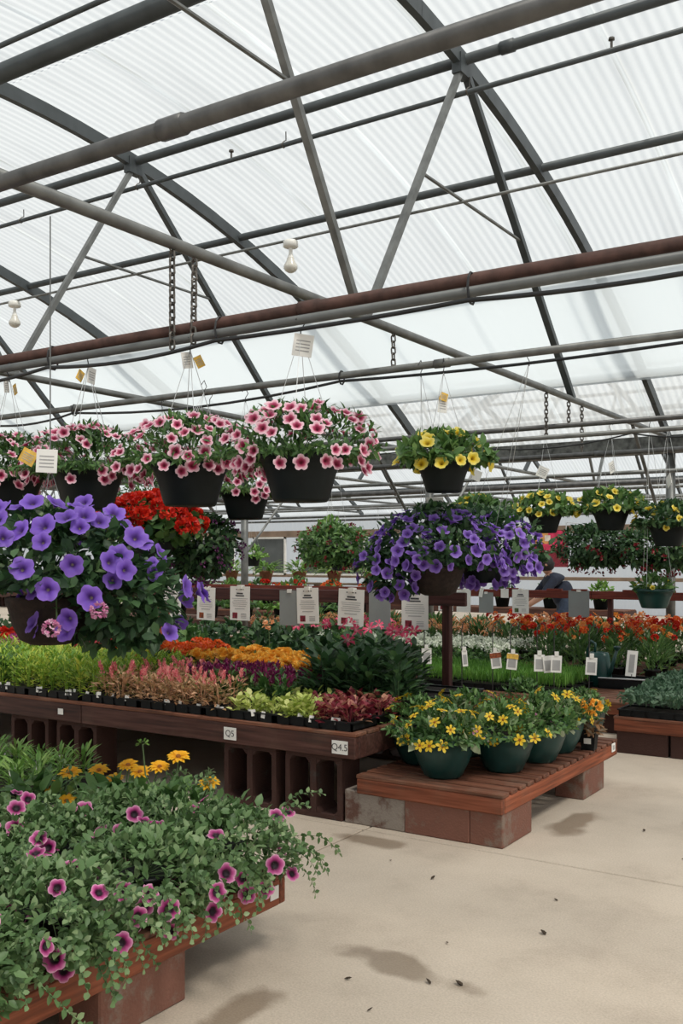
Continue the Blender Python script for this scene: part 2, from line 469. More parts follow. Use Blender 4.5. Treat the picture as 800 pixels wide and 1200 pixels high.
class MB:
    """collects shapes and links them as one mesh"""

    def __init__(s):
        s.V, s.F = [], []

    def add(s, v, f):
        k = len(s.V)
        s.V.extend([tuple(p) for p in v])
        s.F.extend([tuple(i + k for i in q) for q in f])
        return s

    def box(s, c, d, rot=None):
        x, y, z = d[0] / 2, d[1] / 2, d[2] / 2
        v = [Vector(p) for p in ((-x, -y, -z), (x, -y, -z), (x, y, -z), (-x, y, -z), (-x, -y, z), (x, -y, z), (x, y, z), (-x, y, z))]
        if rot is not None:
            v = [rot @ p for p in v]
        c = Vector(c)
        return s.add([p + c for p in v], [(0, 3, 2, 1), (4, 5, 6, 7), (0, 1, 5, 4), (1, 2, 6, 5), (2, 3, 7, 6), (3, 0, 4, 7)])

    def bevbox(s, c, d, b=0.006):
        """box with chamfered edges (24 corners)"""
        x, y, z = d[0] / 2, d[1] / 2, d[2] / 2
        v, idx = [], {}
        for sx in (-1, 1):
            for sy in (-1, 1):
                for sz in (-1, 1):
                    for a in range(3):
                        p = [sx * (x - b), sy * (y - b), sz * (z - b)]
                        p[a] = (sx * x, sy * y, sz * z)[a]
                        idx[(sx, sy, sz, a)] = len(v)
                        v.append(Vector(p) + Vector(c))
        f = []
        for a in range(3):
            o1, o2 = (a + 1) % 3, (a + 2) % 3
            for sg in (-1, 1):
                q = []
                for (u, w) in ((-1, -1), (1, -1), (1, 1), (-1, 1)):
                    t = [0, 0, 0]
                    t[a], t[o1], t[o2] = sg, u, w
                    q.append(idx[(*t, a)])
                f.append(q if sg > 0 else q[::-1])
        for a in range(3):
            o1, o2 = (a + 1) % 3, (a + 2) % 3
            for u in (-1, 1):
                for w in (-1, 1):
                    t0 = [0, 0, 0]
                    t1 = [0, 0, 0]
                    t0[a], t1[a] = -1, 1
                    t0[o1] = t1[o1] = u
                    t0[o2] = t1[o2] = w
                    q = [idx[(*t0, o1)], idx[(*t1, o1)], idx[(*t1, o2)], idx[(*t0, o2)]]
                    f.append(q if u * w > 0 else q[::-1])
        for sx in (-1, 1):
            for sy in (-1, 1):
                for sz in (-1, 1):
                    q = [idx[(sx, sy, sz, k)] for k in range(3)]
                    f.append(q if sx * sy * sz > 0 else q[::-1])
        return s.add(v, f)

    def beam(s, p0, p1, w, h, up=(0, 0, 1)):
        p0, p1 = Vector(p0), Vector(p1)
        t = (p1 - p0)
        L = t.length
        t.normalize()
        u = Vector(up)
        a = t.cross(u)
        if a.length < 1e-4:
            a = t.cross(Vector((1, 0, 0)))
        a.normalize()
        b = a.cross(t)
        rot = Matrix((a, t, b)).transposed()
        return s.box((p0 + p1) / 2, (w, L, h), rot)

    def tube(s, pts, r, n=8, closed=False, cap=True):
        pts = [Vector(p) for p in pts]
        m = len(pts)
        rs = r if isinstance(r, (list, tuple)) else [r] * m
        v, f = [], []
        ref = None
        for i, p in enumerate(pts):
            if closed:
                t = pts[(i + 1) % m] - pts[i - 1]
            else:
                t = pts[min(i + 1, m - 1)] - pts[max(i - 1, 0)]
            t.normalize()
            if ref is None:
                ref = Vector((0, 0, 1)) if abs(t.z) < 0.9 else Vector((1, 0, 0))
            a = ref - t * ref.dot(t)
            if a.length < 1e-5:
                a = t.orthogonal()
            a.normalize()
            ref = a
            b = t.cross(a)
            for k in range(n):
                an = 2 * PI * k / n
                v.append(p + (a * math.cos(an) + b * math.sin(an)) * rs[i])
        for i in range(m if closed else m - 1):
            j = (i + 1) % m
            for k in range(n):
                l = (k + 1) % n
                f.append((i * n + k, i * n + l, j * n + l, j * n + k))
        if cap and not closed:
            f.append(tuple(range(n))[::-1])
            f.append(tuple((m - 1) * n + k for k in range(n)))
        return s.add(v, f)

    def lathe(s, prof, n=20, c=(0, 0, 0), squash=(1, 1)):
        v, f = [], []
        for (r, z) in prof:
            for k in range(n):
                a = 2 * PI * k / n
                v.append((c[0] + r * math.cos(a) * squash[0], c[1] + r * math.sin(a) * squash[1], c[2] + z))
        for i in range(len(prof) - 1):
            for k in range(n):
                l = (k + 1) % n
                f.append((i * n + k, i * n + l, (i + 1) * n + l, (i + 1) * n + k))
        return s.add(v, f)

    def mesh(s, name, mat, smooth=False):
        me = bpy.data.meshes.new(name)
        me.from_pydata(s.V, [], s.F)
        me.materials.append(MATS[mat])
        if smooth:
            me.polygons.foreach_set('use_smooth', [True] * len(me.polygons))
        me.update()
        return me

    def build(s, name, mat, parent=None, loc=(0, 0, 0), smooth=False):
        return place(name, s.mesh(name, mat, smooth), parent, loc)


def place(name, me, parent=None, loc=(0, 0, 0), rot=None, scale=None):
    o = bpy.data.objects.new(name, me)
    COL.objects.link(o)
    o.parent = parent
    o.location = loc
    if rot is not None:
        if isinstance(rot, Quaternion):
            o.rotation_mode = 'QUATERNION'
            o.rotation_quaternion = rot
        else:
            o.rotation_euler = rot
    if scale is not None:
        o.scale = (scale,) * 3 if isinstance(scale, (int, float)) else scale
    return o


def tag(o, label, cat, group=None, kind=None):
    o['label'] = label
    o['category'] = cat
    if group:
        o['group'] = group
    if kind:
        o['kind'] = kind
    return o


def thing(name, label, cat, loc=(0, 0, 0), rz=0, group=None):
    o = bpy.data.objects.new(name, None)
    COL.objects.link(o)
    o.location = loc
    o.rotation_euler = (0, 0, rz)
    o.empty_display_size = 0.1
    return tag(o, label, cat, group)


def struct(o):
    o['kind'] = 'structure'
    return o


def npmesh(name, V, T, mat, rad=None, smooth=True):
    """triangle mesh from arrays"""
    me = bpy.data.meshes.new(name)
    V = np.asarray(V, dtype=np.float32)
    T = np.asarray(T, dtype=np.int32)
    me.vertices.add(len(V))
    me.vertices.foreach_set('co', V.ravel())
    me.loops.add(T.size)
    me.loops.foreach_set('vertex_index', T.ravel())
    me.polygons.add(len(T))
    me.polygons.foreach_set('loop_start', np.arange(len(T), dtype=np.int32) * 3)
    me.polygons.foreach_set('use_smooth', np.full(len(T), smooth))
    if rad is not None:
        a = me.attributes.new('rad', 'FLOAT', 'POINT')
        a.data.foreach_set('value', np.asarray(rad, dtype=np.float32))
    me.materials.append(MATS[mat])
    me.update(calc_edges=True)
    me.validate()
    return me


_LT = np.array([(0, 2, 1), (0, 3, 2), (1, 2, 5), (1, 5, 4), (2, 3, 6), (2, 6, 5), (4, 5, 7), (5, 6, 7)])


def nrm(a):
    return a / np.maximum(np.linalg.norm(a, axis=-1, keepdims=True), 1e-6)


def leafset(P, D, N, L, Wd, fold=0.12, droop=0.18, w1=1.0, w2=0.85, t1=0.3, t2=0.68):
    """leaves at P pointing along D, faces towards N; eight vertices, eight triangles each"""
    n = len(P)
    D = nrm(D)
    X = nrm(np.cross(D, N))
    Z = np.cross(X, D)
    L = np.broadcast_to(np.asarray(L, float), (n,))[:, None]
    Wd = np.broadcast_to(np.asarray(Wd, float), (n,))[:, None] / 2
    V = np.empty((n, 8, 3))
    V[:, 0] = P
    m1 = P + D * L * t1
    m2 = P + D * L * t2 - Z * L * droop * 0.35
    V[:, 2] = m1 - Z * Wd * fold
    V[:, 1] = m1 - X * Wd * w1 + Z * Wd * fold
    V[:, 3] = m1 + X * Wd * w1 + Z * Wd * fold
    V[:, 5] = m2 - Z * Wd * fold
    V[:, 4] = m2 - X * Wd * w2 + Z * Wd * fold
    V[:, 6] = m2 + X * Wd * w2 + Z * Wd * fold
    V[:, 7] = P + D * L - Z * L * droop
    T = (_LT[None] + (np.arange(n) * 8)[:, None, None]).reshape(-1, 3)
    return V.reshape(-1, 3), T


def join(parts):
    Vs, Ts, k = [], [], 0
    for V, T in parts:
        Vs.append(V)
        Ts.append(np.asarray(T) + k)
        k += len(V)
    return np.concatenate(Vs), np.concatenate(Ts)


def dome_pts(rng, n, rx, ry, top, drop, inner=0.55, power=0.5):
    """points in a rounded bush: half ellipsoid above z=0 and a hanging skirt below it"""
    a = rng.uniform(0, 2 * PI, n)
    u = rng.uniform(-1, 1, n)
    el = np.where(u < 0, u * drop / (drop + top) * 1.3, u)
    el = np.clip(el, -1, 1) * PI / 2
    f = inner + (1 - inner) * rng.uniform(0, 1, n) ** power
    lump = 1 + 0.13 * np.sin(3 * a + rng.uniform(0, 6)) + 0.08 * np.sin(7 * a + rng.uniform(0, 6))
    c = np.cos(el)
    P = np.stack([np.cos(a) * c * rx * lump * f, np.sin(a) * c * ry * lump * f,
                  np.where(el > 0, np.sin(el) * top * (0.85 + 0.15 * lump), np.sin(el) * drop) * f], 1)
    O = nrm(np.stack([np.cos(a) * c / rx, np.sin(a) * c / ry, np.where(el > 0, np.sin(el) / top, np.sin(el) * 0.6 / max(drop, 0.05))], 1))
    return P, O


def bush(seed, n, rx, ry, top, drop, L, Wr, mat, up=0.5, rnd=0.7, inner=0.5, droop=0.2, stems=0, power=0.5, name='foliage'):
    rng = np.random.default_rng(seed)
    P, O = dome_pts(rng, n, rx, ry, top, drop, inner, power)
    D = O + np.array([0, 0, up]) + rng.normal(0, rnd, (n, 3))
    N = O * 0.6 + np.array([0, 0, 0.9]) + rng.normal(0, 0.35, (n, 3))
    Ls = rng.uniform(L * 0.65, L * 1.3, n)
    V, T = leafset(P - nrm(D) * Ls[:, None] * 0.3, D, N, Ls, Ls * Wr, droop=droop)
    parts = [(V, T)]
    if stems:
        parts.append(stemset(rng, O[:stems] * 0, P[:stems] * 1.05, 0.0022))
    V, T = join(parts)
    return npmesh(name, V, T, mat)


def stemset(rng, A, B, r):
    """thin three-sided stems from A to B, bowed"""
    n = len(A)
    Mid = (A + B) / 2 + np.array([0, 0, 0.12]) * np.linalg.norm(B - A, axis=1)[:, None] * 0.6
    Vs = []
    ring = []
    for Q, rr in ((A, r * 1.3), (Mid, r), (B, r * 0.6)):
        for k in range(3):
            an = 2 * PI * k / 3
            ring.append(Q + np.array([math.cos(an) * rr, math.sin(an) * rr, 0]))
    V = np.stack(ring, 1)
    t = []
    for s_ in range(2):
        for k in range(3):
            l = (k + 1) % 3
            t += [(s_ * 3 + k, s_ * 3 + l, s_ * 3 + 3 + l), (s_ * 3 + k, s_ * 3 + 3 + l, s_ * 3 + 3 + k)]
    T = (np.array(t)[None] + (np.arange(n) * 9)[:, None, None]).reshape(-1, 3)
    return V.reshape(-1, 3), T


_cache = {}


def cached(key, fn):
    if key not in _cache:
        _cache[key] = fn()
    return _cache[key]


def funnel(mat, lobes=5, seg=20, depth=0.45, ruffle=0.07, notch=0.16, seed=0, flat=0.18):
    """trumpet flower of radius 1, mouth towards +z, rad runs 0 (throat) to 1 (rim)"""
    rng = random.Random(seed)
    rings = [(0.10, -depth), (0.26, -depth * 0.45), (0.55, -0.02), (0.82, flat * 0.6), (1.0, flat)]
    V, A = [], []
    for i, (r, z) in enumerate(rings):
        w = i / (len(rings) - 1)
        for k in range(seg):
            a = 2 * PI * k / seg
            lob = 1 - notch * w * (1 - abs(math.cos(lobes * a / 2)) ** 0.6) if i > 1 else 1
            rr = r * lob * (1 + rng.uniform(-0.04, 0.04) * w)
            V.append((rr * math.cos(a), rr * math.sin(a), z + ruffle * w * math.sin(lobes * a * 1.0 + 1.3) + rng.uniform(-0.05, 0.05) * w))
            A.append(r)
    V.append((0, 0, -depth * 1.35))
    A.append(0)
    T = []
    for i in range(len(rings) - 1):
        for k in range(seg):
            l = (k + 1) % seg
            p = i * seg
            T += [(p + k, p + l, p + seg + l), (p + k, p + seg + l, p + seg + k)]
    for k in range(seg):
        T.append((len(V) - 1, (k + 1) % seg, k))
    return npmesh('flower', V, T, mat, rad=A)


def rayflower(mat, petals=12, width=0.30, cup=0.12, inner=0.18, seed=0, layers=1, droop=0.1):
    """daisy or star flower of radius 1 facing +z"""
    rng = random.Random(seed)
    V, T, A = [], [], []
    for ly in range(layers):
        for k in range(petals):
            a = 2 * PI * (k + 0.5 * ly) / petals + rng.uniform(-0.1, 0.1)
            Ln = (1 - 0.18 * ly) * rng.uniform(0.88, 1.06)
            ca, sa = math.cos(a), math.sin(a)
            zt = cup + 0.1 * ly + rng.uniform(-0.08, 0.08)
            pts = [(inner * 0.6, 0, 0.0), (Ln * 0.38, -width * 0.42, zt * 0.6), (Ln * 0.38, width * 0.42, zt * 0.6), (Ln * 0.40, 0, zt * 0.6 - 0.03),
                   (Ln * 0.75, -width * 0.5, zt), (Ln * 0.75, width * 0.5, zt), (Ln * 0.77, 0, zt - 0.04), (Ln, 0, zt - droop)]
            b = len(V)
            for (x, y, z) in pts:
                V.append((x * ca - y * sa, x * sa + y * ca, z))
                A.append(min(1, x))
            T += [(b, b + 1, b + 3), (b, b + 3, b + 2), (b + 1, b + 4, b + 6), (b + 1, b + 6, b + 3), (b + 3, b + 6, b + 5), (b + 3, b + 5, b + 2),
                  (b + 4, b + 7, b + 6), (b + 6, b + 7, b + 5)]
    return npmesh('flower', V, T, mat, rad=A)


def discmesh(mat, r=0.2, h=0.12):
    V = [(r * math.cos(2 * PI * k / 8), r * math.sin(2 * PI * k / 8), 0) for k in range(8)]
    V += [(0.7 * r * math.cos(2 * PI * k / 8), 0.7 * r * math.sin(2 * PI * k / 8), h * 0.8) for k in range(8)] + [(0, 0, h)]
    T = []
    for k in range(8):
        l = (k + 1) % 8
        T += [(k, l, 8 + l), (k, 8 + l, 8 + k), (8 + k, 8 + l, 16)]
    return npmesh('flower_centre', V, T, mat)


def ballflower(mat, seed, n=34, r=1.0, L=0.75, W_=0.7, half=True, inner=0.45):
    """ruffled head of many petals, radius about 1"""
    rng = np.random.default_rng(seed)
    u = rng.uniform(-0.1 if half else -0.9, 1, n)
    a = rng.uniform(0, 2 * PI, n)
    c = np.sqrt(np.maximum(0, 1 - u * u))
    O = np.stack([c * np.cos(a), c * np.sin(a), u], 1)
    P = O * r * inner
    D = O + rng.normal(0, 0.35, (n, 3))
    N = np.array([0, 0, 1.0]) + rng.normal(0, 0.4, (n, 3)) + O * 0.2
    V, T = leafset(P, D, N, rng.uniform(L * 0.7, L, n), W_, fold=0.25, droop=0.15, w1=0.7, w2=1.0, t2=0.8)
    return npmesh('flower', V, T, mat)


def plume(mat, seed, n=36, h=1.0, r=0.28):
    rng = np.random.default_rng(seed)
    t = rng.uniform(0, 1, n) ** 0.8
    a = rng.uniform(0, 2 * PI, n)
    rr = r * (1 - t) ** 0.7
    P = np.stack([np.cos(a) * rr * 0.4, np.sin(a) * rr * 0.4, t * h], 1)
    D = np.stack([np.cos(a), np.sin(a), np.full(n, 1.3)], 1)
    N = np.stack([np.cos(a), np.sin(a), np.full(n, -0.4)], 1)
    V, T = leafset(P, D, N, 0.30 * h, 0.13 * h)
    return npmesh('flower_plume', V, T, mat)


def up_quat(d, spin):
    return Vector(d).to_track_quat('Z', 'Y') @ Quaternion((0, 0, 1), spin)


def proj(p):
    """pixel of a world point in the 800 x 1200 frame (used only to skip what stands out of sight)"""
    c, s_ = math.cos(R(33.2)), math.sin(R(33.2))
    d = -s_ * p[0] + c * p[1]
    r = c * p[0] + s_ * p[1]
    if d < 0.3:
        return None
    return 400 + 1145 * r / d, 655 - 1145 * (p[2] - 1.5) / d, d


def textmesh(body, size, mat):
    cu = bpy.data.curves.new('lettering', 'FONT')
    cu.body = body
    cu.size = size
    cu.align_x = 'CENTER'
    cu.align_y = 'CENTER'
    cu.extrude = 0.0004
    ob = bpy.data.objects.new('lettering_source', cu)
    COL.objects.link(ob)
    bpy.context.view_layer.update()
    dg = bpy.context.evaluated_depsgraph_get()
    me = bpy.data.meshes.new_from_object(ob.evaluated_get(dg))
    bpy.data.objects.remove(ob)
    me.materials.clear()
    me.materials.append(MATS[mat])
    return me

# ------------------------------------------------------------------ the greenhouse shell
TRX = [-3.15 + 3.3 * k for k in range(-9, 3)]
BAYS = [5.05, 19.15]
HALF = 7.05
XMIN, XMAX = -34.0, 5.5


def roof_z(y, c):
    return 5.2 - 0.0465 * (y - c) ** 2


# floor: cast slabs with open joints
floor = struct(MB().box(((XMIN + XMAX) / 2, 12.1, -0.09), (XMAX - XMIN + 2, 30.2, 0.08)).build('floor', 'boundary_soil'))
slab_me = MB().bevbox((0, 0, -0.025), (3.038, 3.038, 0.05), 0.004).mesh('slab', 'concrete')
for i in range(-10, 3):
    for j in range(-3, 8):
        place('slab', slab_me, floor, (-2.86 + 3.05 * i + 1.525, 4.6 + 3.05 * j - 1.525 + 3.05 * 0, 0))

# roof: corrugated milky sheets from ridge to gutter
ceiling = bpy.data.objects.new('ceiling', None)
COL.objects.link(ceiling)
struct(ceiling)


def sheet_mesh():
    nw, ny = 14, 16
    nx = nw * 6
    V, T = [], []
    for i in range(nx + 1):
        x = -0.575 + 1.15 * i / nx
        for j in range(ny + 1):
            y = (HALF + 0.05) * j / ny
            V.append((x, y, 5.27 - 0.0465 * y * y + 0.0052 * math.sin(2 * PI * i / 6)))
    for i in range(nx):
        for j in range(ny):
            a = i * (ny + 1) + j
            T += [(a, a + ny + 1, a + ny + 2), (a, a + ny + 2, a + 1)]
    return npmesh('roof_sheet', V, T, 'roof_sheet')


sm = sheet_mesh()
for c in BAYS:
    for k in range(36):
        x = XMAX - 0.55 - 1.1 * k
        z = 0.012 * (k % 2)
        place('roof_sheet', sm, ceiling, (x, c, z))
        place('roof_sheet', sm, ceiling, (x, c, z), (0, 0, PI))


def end_wall(name, x, mat):
    V, F = [], []
    for c in BAYS:
        ys = np.linspace(c - HALF, c + HALF, 25)
        b = len(V)
        V += [(x, y, 0) for y in ys] + [(x, y, roof_z(y, c) + 0.05) for y in ys]
        F += [(b + i, b + i + 1, b + 26 + i, b + 25 + i) for i in range(24)]
    return struct(MB().add(V, F).build(name, mat))


end_wall('wall_left', XMIN, 'wall_sheet')
end_wall('wall_right', XMAX, 'wall_sheet')
struct(MB().add([(XMIN, -2.0, 0), (XMAX, -2.0, 0), (XMAX, -2.0, 2.95), (XMIN, -2.0, 2.95)], [(0, 1, 2, 3)]).build('wall_near', 'wall_sheet'))
V, F = [], []
nx = 340
for i in range(nx + 1):
    x = XMIN + (XMAX - XMIN) * i / nx
    y = 26.2 + (0.03 if i % 4 in (0, 3) else -0.03)
    V += [(x, y, 0), (x, y, 2.95)]
F = [(2 * i, 2 * i + 2, 2 * i + 3, 2 * i + 1) for i in range(nx)]
wf = struct(MB().add(V, F).build('wall_far', 'wall_sheet'))
struct(MB().bevbox((-14.5, 26.1, 2.32), (39, 0.10, 0.22), 0.01).build('trim_1', 'far_beam'))
struct(MB().bevbox((-14.5, 26.1, 0.95), (39, 0.08, 0.10), 0.01).build('trim_2', 'far_beam'))
for n, (x0, x1, z0, z1) in enumerate([(-20.6, -19.3, 1.0, 2.2), (-18.6, -16.2, 1.0, 2.2), (-23.4, -21.5, 1.0, 2.2), (-26.8, -24.6, 1.0, 2.2)]):
    w = bpy.data.objects.new('window_%d' % (n + 1), None)
    COL.objects.link(w)
    w.location = ((x0 + x1) / 2, 26.08, z0)
    struct(w)
    ww, hh = x1 - x0, z1 - z0
    MB().box((0, 0.02, hh / 2), (ww, 0.02, hh)).build('pane', 'grey_window', w)
    fr = MB()
    for sx in (-1, 1):
        fr.box((sx * ww / 2, 0, hh / 2), (0.06, 0.07, hh + 0.06))
    for zz in (0, hh):
        fr.box((0, 0, zz), (ww + 0.06, 0.07, 0.06))
    fr.build('window_frame', 'white_plastic', w)

# trusses: one mesh per kind of member, shared by all trusses
A = MB()
ys = np.linspace(-HALF, HALF, 41)
for i in range(40):
    A.beam((0, ys[i] - 0.004, 5.2 - 0.0465 * ys[i] ** 2), (0, ys[i + 1] + 0.004, 5.2 - 0.0465 * ys[i + 1] ** 2), 0.055, 0.115)
arch_me = A.mesh('arch_rafter', 'painted_steel')
chord_me = MB().tube([(0, -HALF, 2.97), (0, HALF, 2.97)], 0.029, 10).mesh('bottom_chord', 'galvanised', True)
WT, WB = 1.35, 3.65


def webpt(y0, z0, y1, z1, z):
    t = (z - z0) / (z1 - z0)
    return y0 + (y1 - y0) * t


zt = 5.2 - 0.0465 * WT ** 2 - 0.05
web_a = MB().beam((0, WT, zt), (0, 0.04, 2.98), 0.042, 0.044, (1, 0, 0)).mesh('web_member', 'galvanised')
web_b = MB().beam((0, WT + 0.05, zt), (0, WB, 2.98), 0.05, 0.055, (1, 0, 0)).mesh('web_member', 'painted_steel')
ya = webpt(WT, zt, 0.04, 2.98, 4.1)
yb = webpt(WT, zt, WB, 2.98, 4.1)
brace_me = MB().tube([(0, ya, 4.1), (0, yb, 4.1)], 0.013, 6).mesh('tie_rod', 'galvanised')
brace2_me = MB().tube([(0, -ya, 4.1), (0, ya, 4.1)], 0.013, 6).mesh('tie_rod', 'galvanised')
plate_me = MB().box((0, WT, zt), (0.075, 0.16, 0.14)).mesh('gusset_plate', 'painted_steel')
for b, c in enumerate(BAYS):
    for x in TRX:
        t = thing('roof_truss', 'arched steel truss whose chord carries the rusty chains' if b == 0 and abs(x + 3.15) < 0.1 else
                  'arched steel truss next beyond the one with the rusty chains' if b == 0 and abs(x + 6.45) < 0.1 else
                  'arched grey steel roof truss of the planted front bay with pipe chord' if b == 0 else
                  'arched grey steel roof truss of the farther bay beyond the gutter', 'truss', (x, c, 0), 0,
                  'trusses of the front bay' if b == 0 else 'trusses of the farther bay')
        place('arch_rafter', arch_me, t)
        place('bottom_chord', chord_me, t)
        for rz in (0, PI):
            place('web_member', web_a, t, (0, 0, 0), (0, 0, rz))
            place('web_member', web_b, t, (0, 0, 0), (0, 0, rz))
            place('tie_rod', brace_me, t, (0, 0, 0), (0, 0, rz))
            place('gusset_plate', plate_me, t, (0, 0, 0), (0, 0, rz))

# gutter between the bays and its posts
g = thing('valley_gutter', 'dark grimy steel valley gutter carried by the posts between the two bays', 'gutter', (-14, 12.1, 2.80))
MB().box((0, 0, 0), (39, 0.22, 0.012)).build('gutter_bottom', 'gutter_steel', g)
for s_ in (-1, 1):
    MB().box((0, s_ * 0.115, 0.09), (39, 0.012, 0.2)).build('gutter_side', 'gutter_steel', g)
post_me = MB().tube([(0, 0, 0), (0, 0, 2.78)], 0.058, 12).mesh('post_pipe', 'galvanised', True)
foot_me = MB().bevbox((0, 0, 0.006), (0.22, 0.22, 0.012), 0.003).mesh('base_plate', 'galvanised')
knee_me = MB().tube([(0, 0.05, 1.6), (0, 1.55, 2.95)], 0.02, 6).mesh('knee_brace', 'galvanised')
for x in TRX:
    p = thing('steel_post', {-3.15: 'round steel post rising close beside the small teal basket', -6.45: 'round steel post behind the lavender-purple petunias',
                             -9.75: 'round braced steel post standing before the grey far windows'}.get(round(x, 2), 'round galvanised steel post with knee braces under the valley gutter'), 'post', (x, 12.1, 0), 0, 'posts under the gutter')
    place('post_pipe', post_me, p)
    place('base_plate', foot_me, p)
    place('knee_brace', knee_me, p)
    place('knee_brace', knee_me, p, (0, 0, 0), (0, 0, PI))


def pipe(name, y, z, r, mat, label, cat='pipe', x0=-32, x1=5, group=None, joints=0):
    L = x1 - x0
    o = MB().tube([(x0, y, z), (x1, y, z)], r, 12).build(name, mat, None, (0, 0, 0), True)
    tag(o, label, cat, group)
    if joints:
        cm = MB().tube([(-0.05, 0, 0), (0.05, 0, 0)], r * 1.22, 12).mesh('pipe_coupling', mat, True)
        k = x1 - 1.2
        while k > x0:
            place('pipe_coupling', cm, o, (k, y, z))
            k -= joints
    return o


# roof purlins, each resting under the arches
PURL = 'roof purlin pipe'
pipe('ridge_purlin', 4.72, 5.13, 0.068, 'painted_steel', 'thick dark ridge purlin along the top of the front bay', 'purlin')
pipe('roof_purlin', 6.42, 5.12, 0.038, 'painted_steel', 'dark round purlin at the web joints just past the ridge', 'purlin', joints=6.6)
pipe('roof_purlin', 3.68, 5.0, 0.040, 'painted_steel', 'dark round purlin on the near side of the ridge', 'purlin')
pipe('roof_purlin', 7.9, 4.83, 0.036, 'painted_steel', 'dark round purlin partway down the sloping roof, second past the ridge', 'purlin')
pipe('roof_purlin', 9.3, 4.30, 0.034, 'painted_steel', 'dark purlin along the upper edge of the milky inner film', 'purlin')
pipe('roof_purlin', 10.85, 3.55, 0.038, 'painted_steel', 'dark purlin along the lower edge of the milky inner film', 'purlin')
pipe('ridge_line_pipe', 4.45, 5.12, 0.018, 'painted_steel', 'thin dark pipe running beside the thick ridge purlin', 'pipe')
for k, dy in enumerate((-5.8, -4.25, -2.85, -1.37, 0, 1.37, 2.85, 4.25, 5.8)):
    pipe('roof_purlin', 19.15 + dy, roof_z(dy, 0) - 0.1, 0.036, 'painted_steel', 'grey purlin under the roof of the farther bay', 'purlin', group='farther bay purlins')

# milky inner film stretched between two purlins
V, F = [], []
for i in range(9):
    y = 9.26 + (10.86 - 9.26) * i / 8
    for x in (XMIN + 0.2, XMAX - 0.2):
        V.append((x, y, roof_z(y, 5.05) - 0.15 - 0.05 * math.sin(PI * i / 8)))
F = [(2 * i, 2 * i + 1, 2 * i + 3, 2 * i + 2) for i in range(8)]
tag(MB().add(V, F).build('inner_film', 'inner_film', None, (0, 0, 0), True), 'milky plastic film stretched under the roof between two purlins', 'plastic film')

# big near pipe, sprinkler line, lamp conduit
pipe('heating_pipe', 2.36, 2.905, 0.029, 'dull_pipe', 'thick scuffed grey pipe slung under the truss chords', 'pipe', joints=6.0)
sp = pipe('sprinkler_pipe', 6.40, 4.87, 0.019, 'painted_steel', 'thin dark sprinkler pipe hung on hooks below the roof purlin', 'pipe')
noz = MB().tube([(0, 0, 0), (0, 0, 0.05)], 0.009, 6).lathe([(0.001, 0.075), (0.02, 0.07), (0.022, 0.055), (0.008, 0.05)], 8).mesh('sprinkler_nozzle', 'chain_metal')
hk = MB().tube([(0, 0.03, 0.12), (0, 0.032, 0.05), (0, 0.0, 0.03), (0, -0.03, 0.0), (0, 0, -0.025), (0, 0.025, 0.0)], 0.005, 5).mesh('pipe_hook', 'chain_metal')
for x in (-2.05, -5.3, -8.6, -11.9, 1.2):
    place('sprinkler_nozzle', noz, sp, (x, 6.40, 4.885))
for x in (-3.1, -4.75, -6.4, -8.0, -9.7):
    place('pipe_hook', hk, sp, (x, 6.40, 4.87))
pipe('lamp_conduit', 6.40, 4.085, 0.011, 'galvanised', 'thin conduit carrying the white lamp holders across the bay', 'conduit')
cup = MB().lathe([(0.001, 0.03), (0.05, 0.03), (0.06, 0.022), (0.062, -0.02), (0.05, -0.028), (0.001, -0.03)], 16).mesh('ceiling_cup', 'white_plastic', True)
neck = MB().lathe([(0.016, -0.03), (0.014, -0.07), (0.02, -0.09), (0.03, -0.12)], 12).mesh('socket', 'white_plastic', True)
blb = MB().lathe([(0.028, -0.11), (0.036, -0.14), (0.056, -0.175), (0.058, -0.195), (0.045, -0.215), (0.02, -0.23), (0.001, -0.232)], 16).mesh('bulb', 'bulb_glass', True)
for x in (-4.68, -8.1, -11.5, -1.3):
    l = thing('lamp_holder', 'white lamp holder with unlit bulb just past the truss carrying the chains' if x == -4.68 else 'white lamp holder with unlit reflector bulb on the thin roof conduit', 'lamp', (x, 6.40, 4.05), 0, 'bulbs on the roof conduit')
    place('ceiling_cup', cup, l)
    place('socket', neck, l)
    place('bulb', blb, l)

# basket pipes
pipe('basket_pipe', 3.42, 2.575, 0.026, 'rust_pipe', 'rust-brown basket pipe above the row of pink baskets', 'pipe', joints=3.1)
pipe('water_conduit', 3.40, 2.522, 0.0215, 'conduit', 'smooth grey conduit strapped under the rust-brown basket pipe', 'conduit')
pipe('basket_pipe', 5.42, 2.715, 0.024, 'galvanised', 'grey basket pipe with black cable behind the pink baskets', 'pipe', joints=3.3)
P3 = pipe('basket_pipe', 8.6, 2.72, 0.024, 'dull_pipe', 'dark basket pipe above the row of yellow baskets, held by chains', 'pipe')
pipe('basket_pipe', 8.0, 2.545, 0.021, 'galvanised', 'thin pale pipe just in front of the yellow basket row', 'pipe')
pipe('basket_pipe', 10.2, 2.62, 0.026, 'dull_pipe', 'dull pipe with couplings just before the valley gutter', 'pipe', joints=2.4)
pipe('basket_pipe', 11.3, 2.50, 0.024, 'galvanised', 'pale pipe running close under the valley gutter', 'pipe')
for y, z, r in ((13.2, 2.46, 0.022), (14.3, 2.62, 0.045), (15.9, 2.5, 0.022), (17.6, 2.62, 0.025), (19.3, 2.66, 0.022), (21.2, 2.6, 0.03), (23.2, 2.6, 0.03)):
    pipe('basket_pipe', y, z, r, 'dull_pipe' if r > 0.024 else 'galvanised', 'horizontal hanging pipe in the farther bay', 'pipe', group='farther bay pipes')


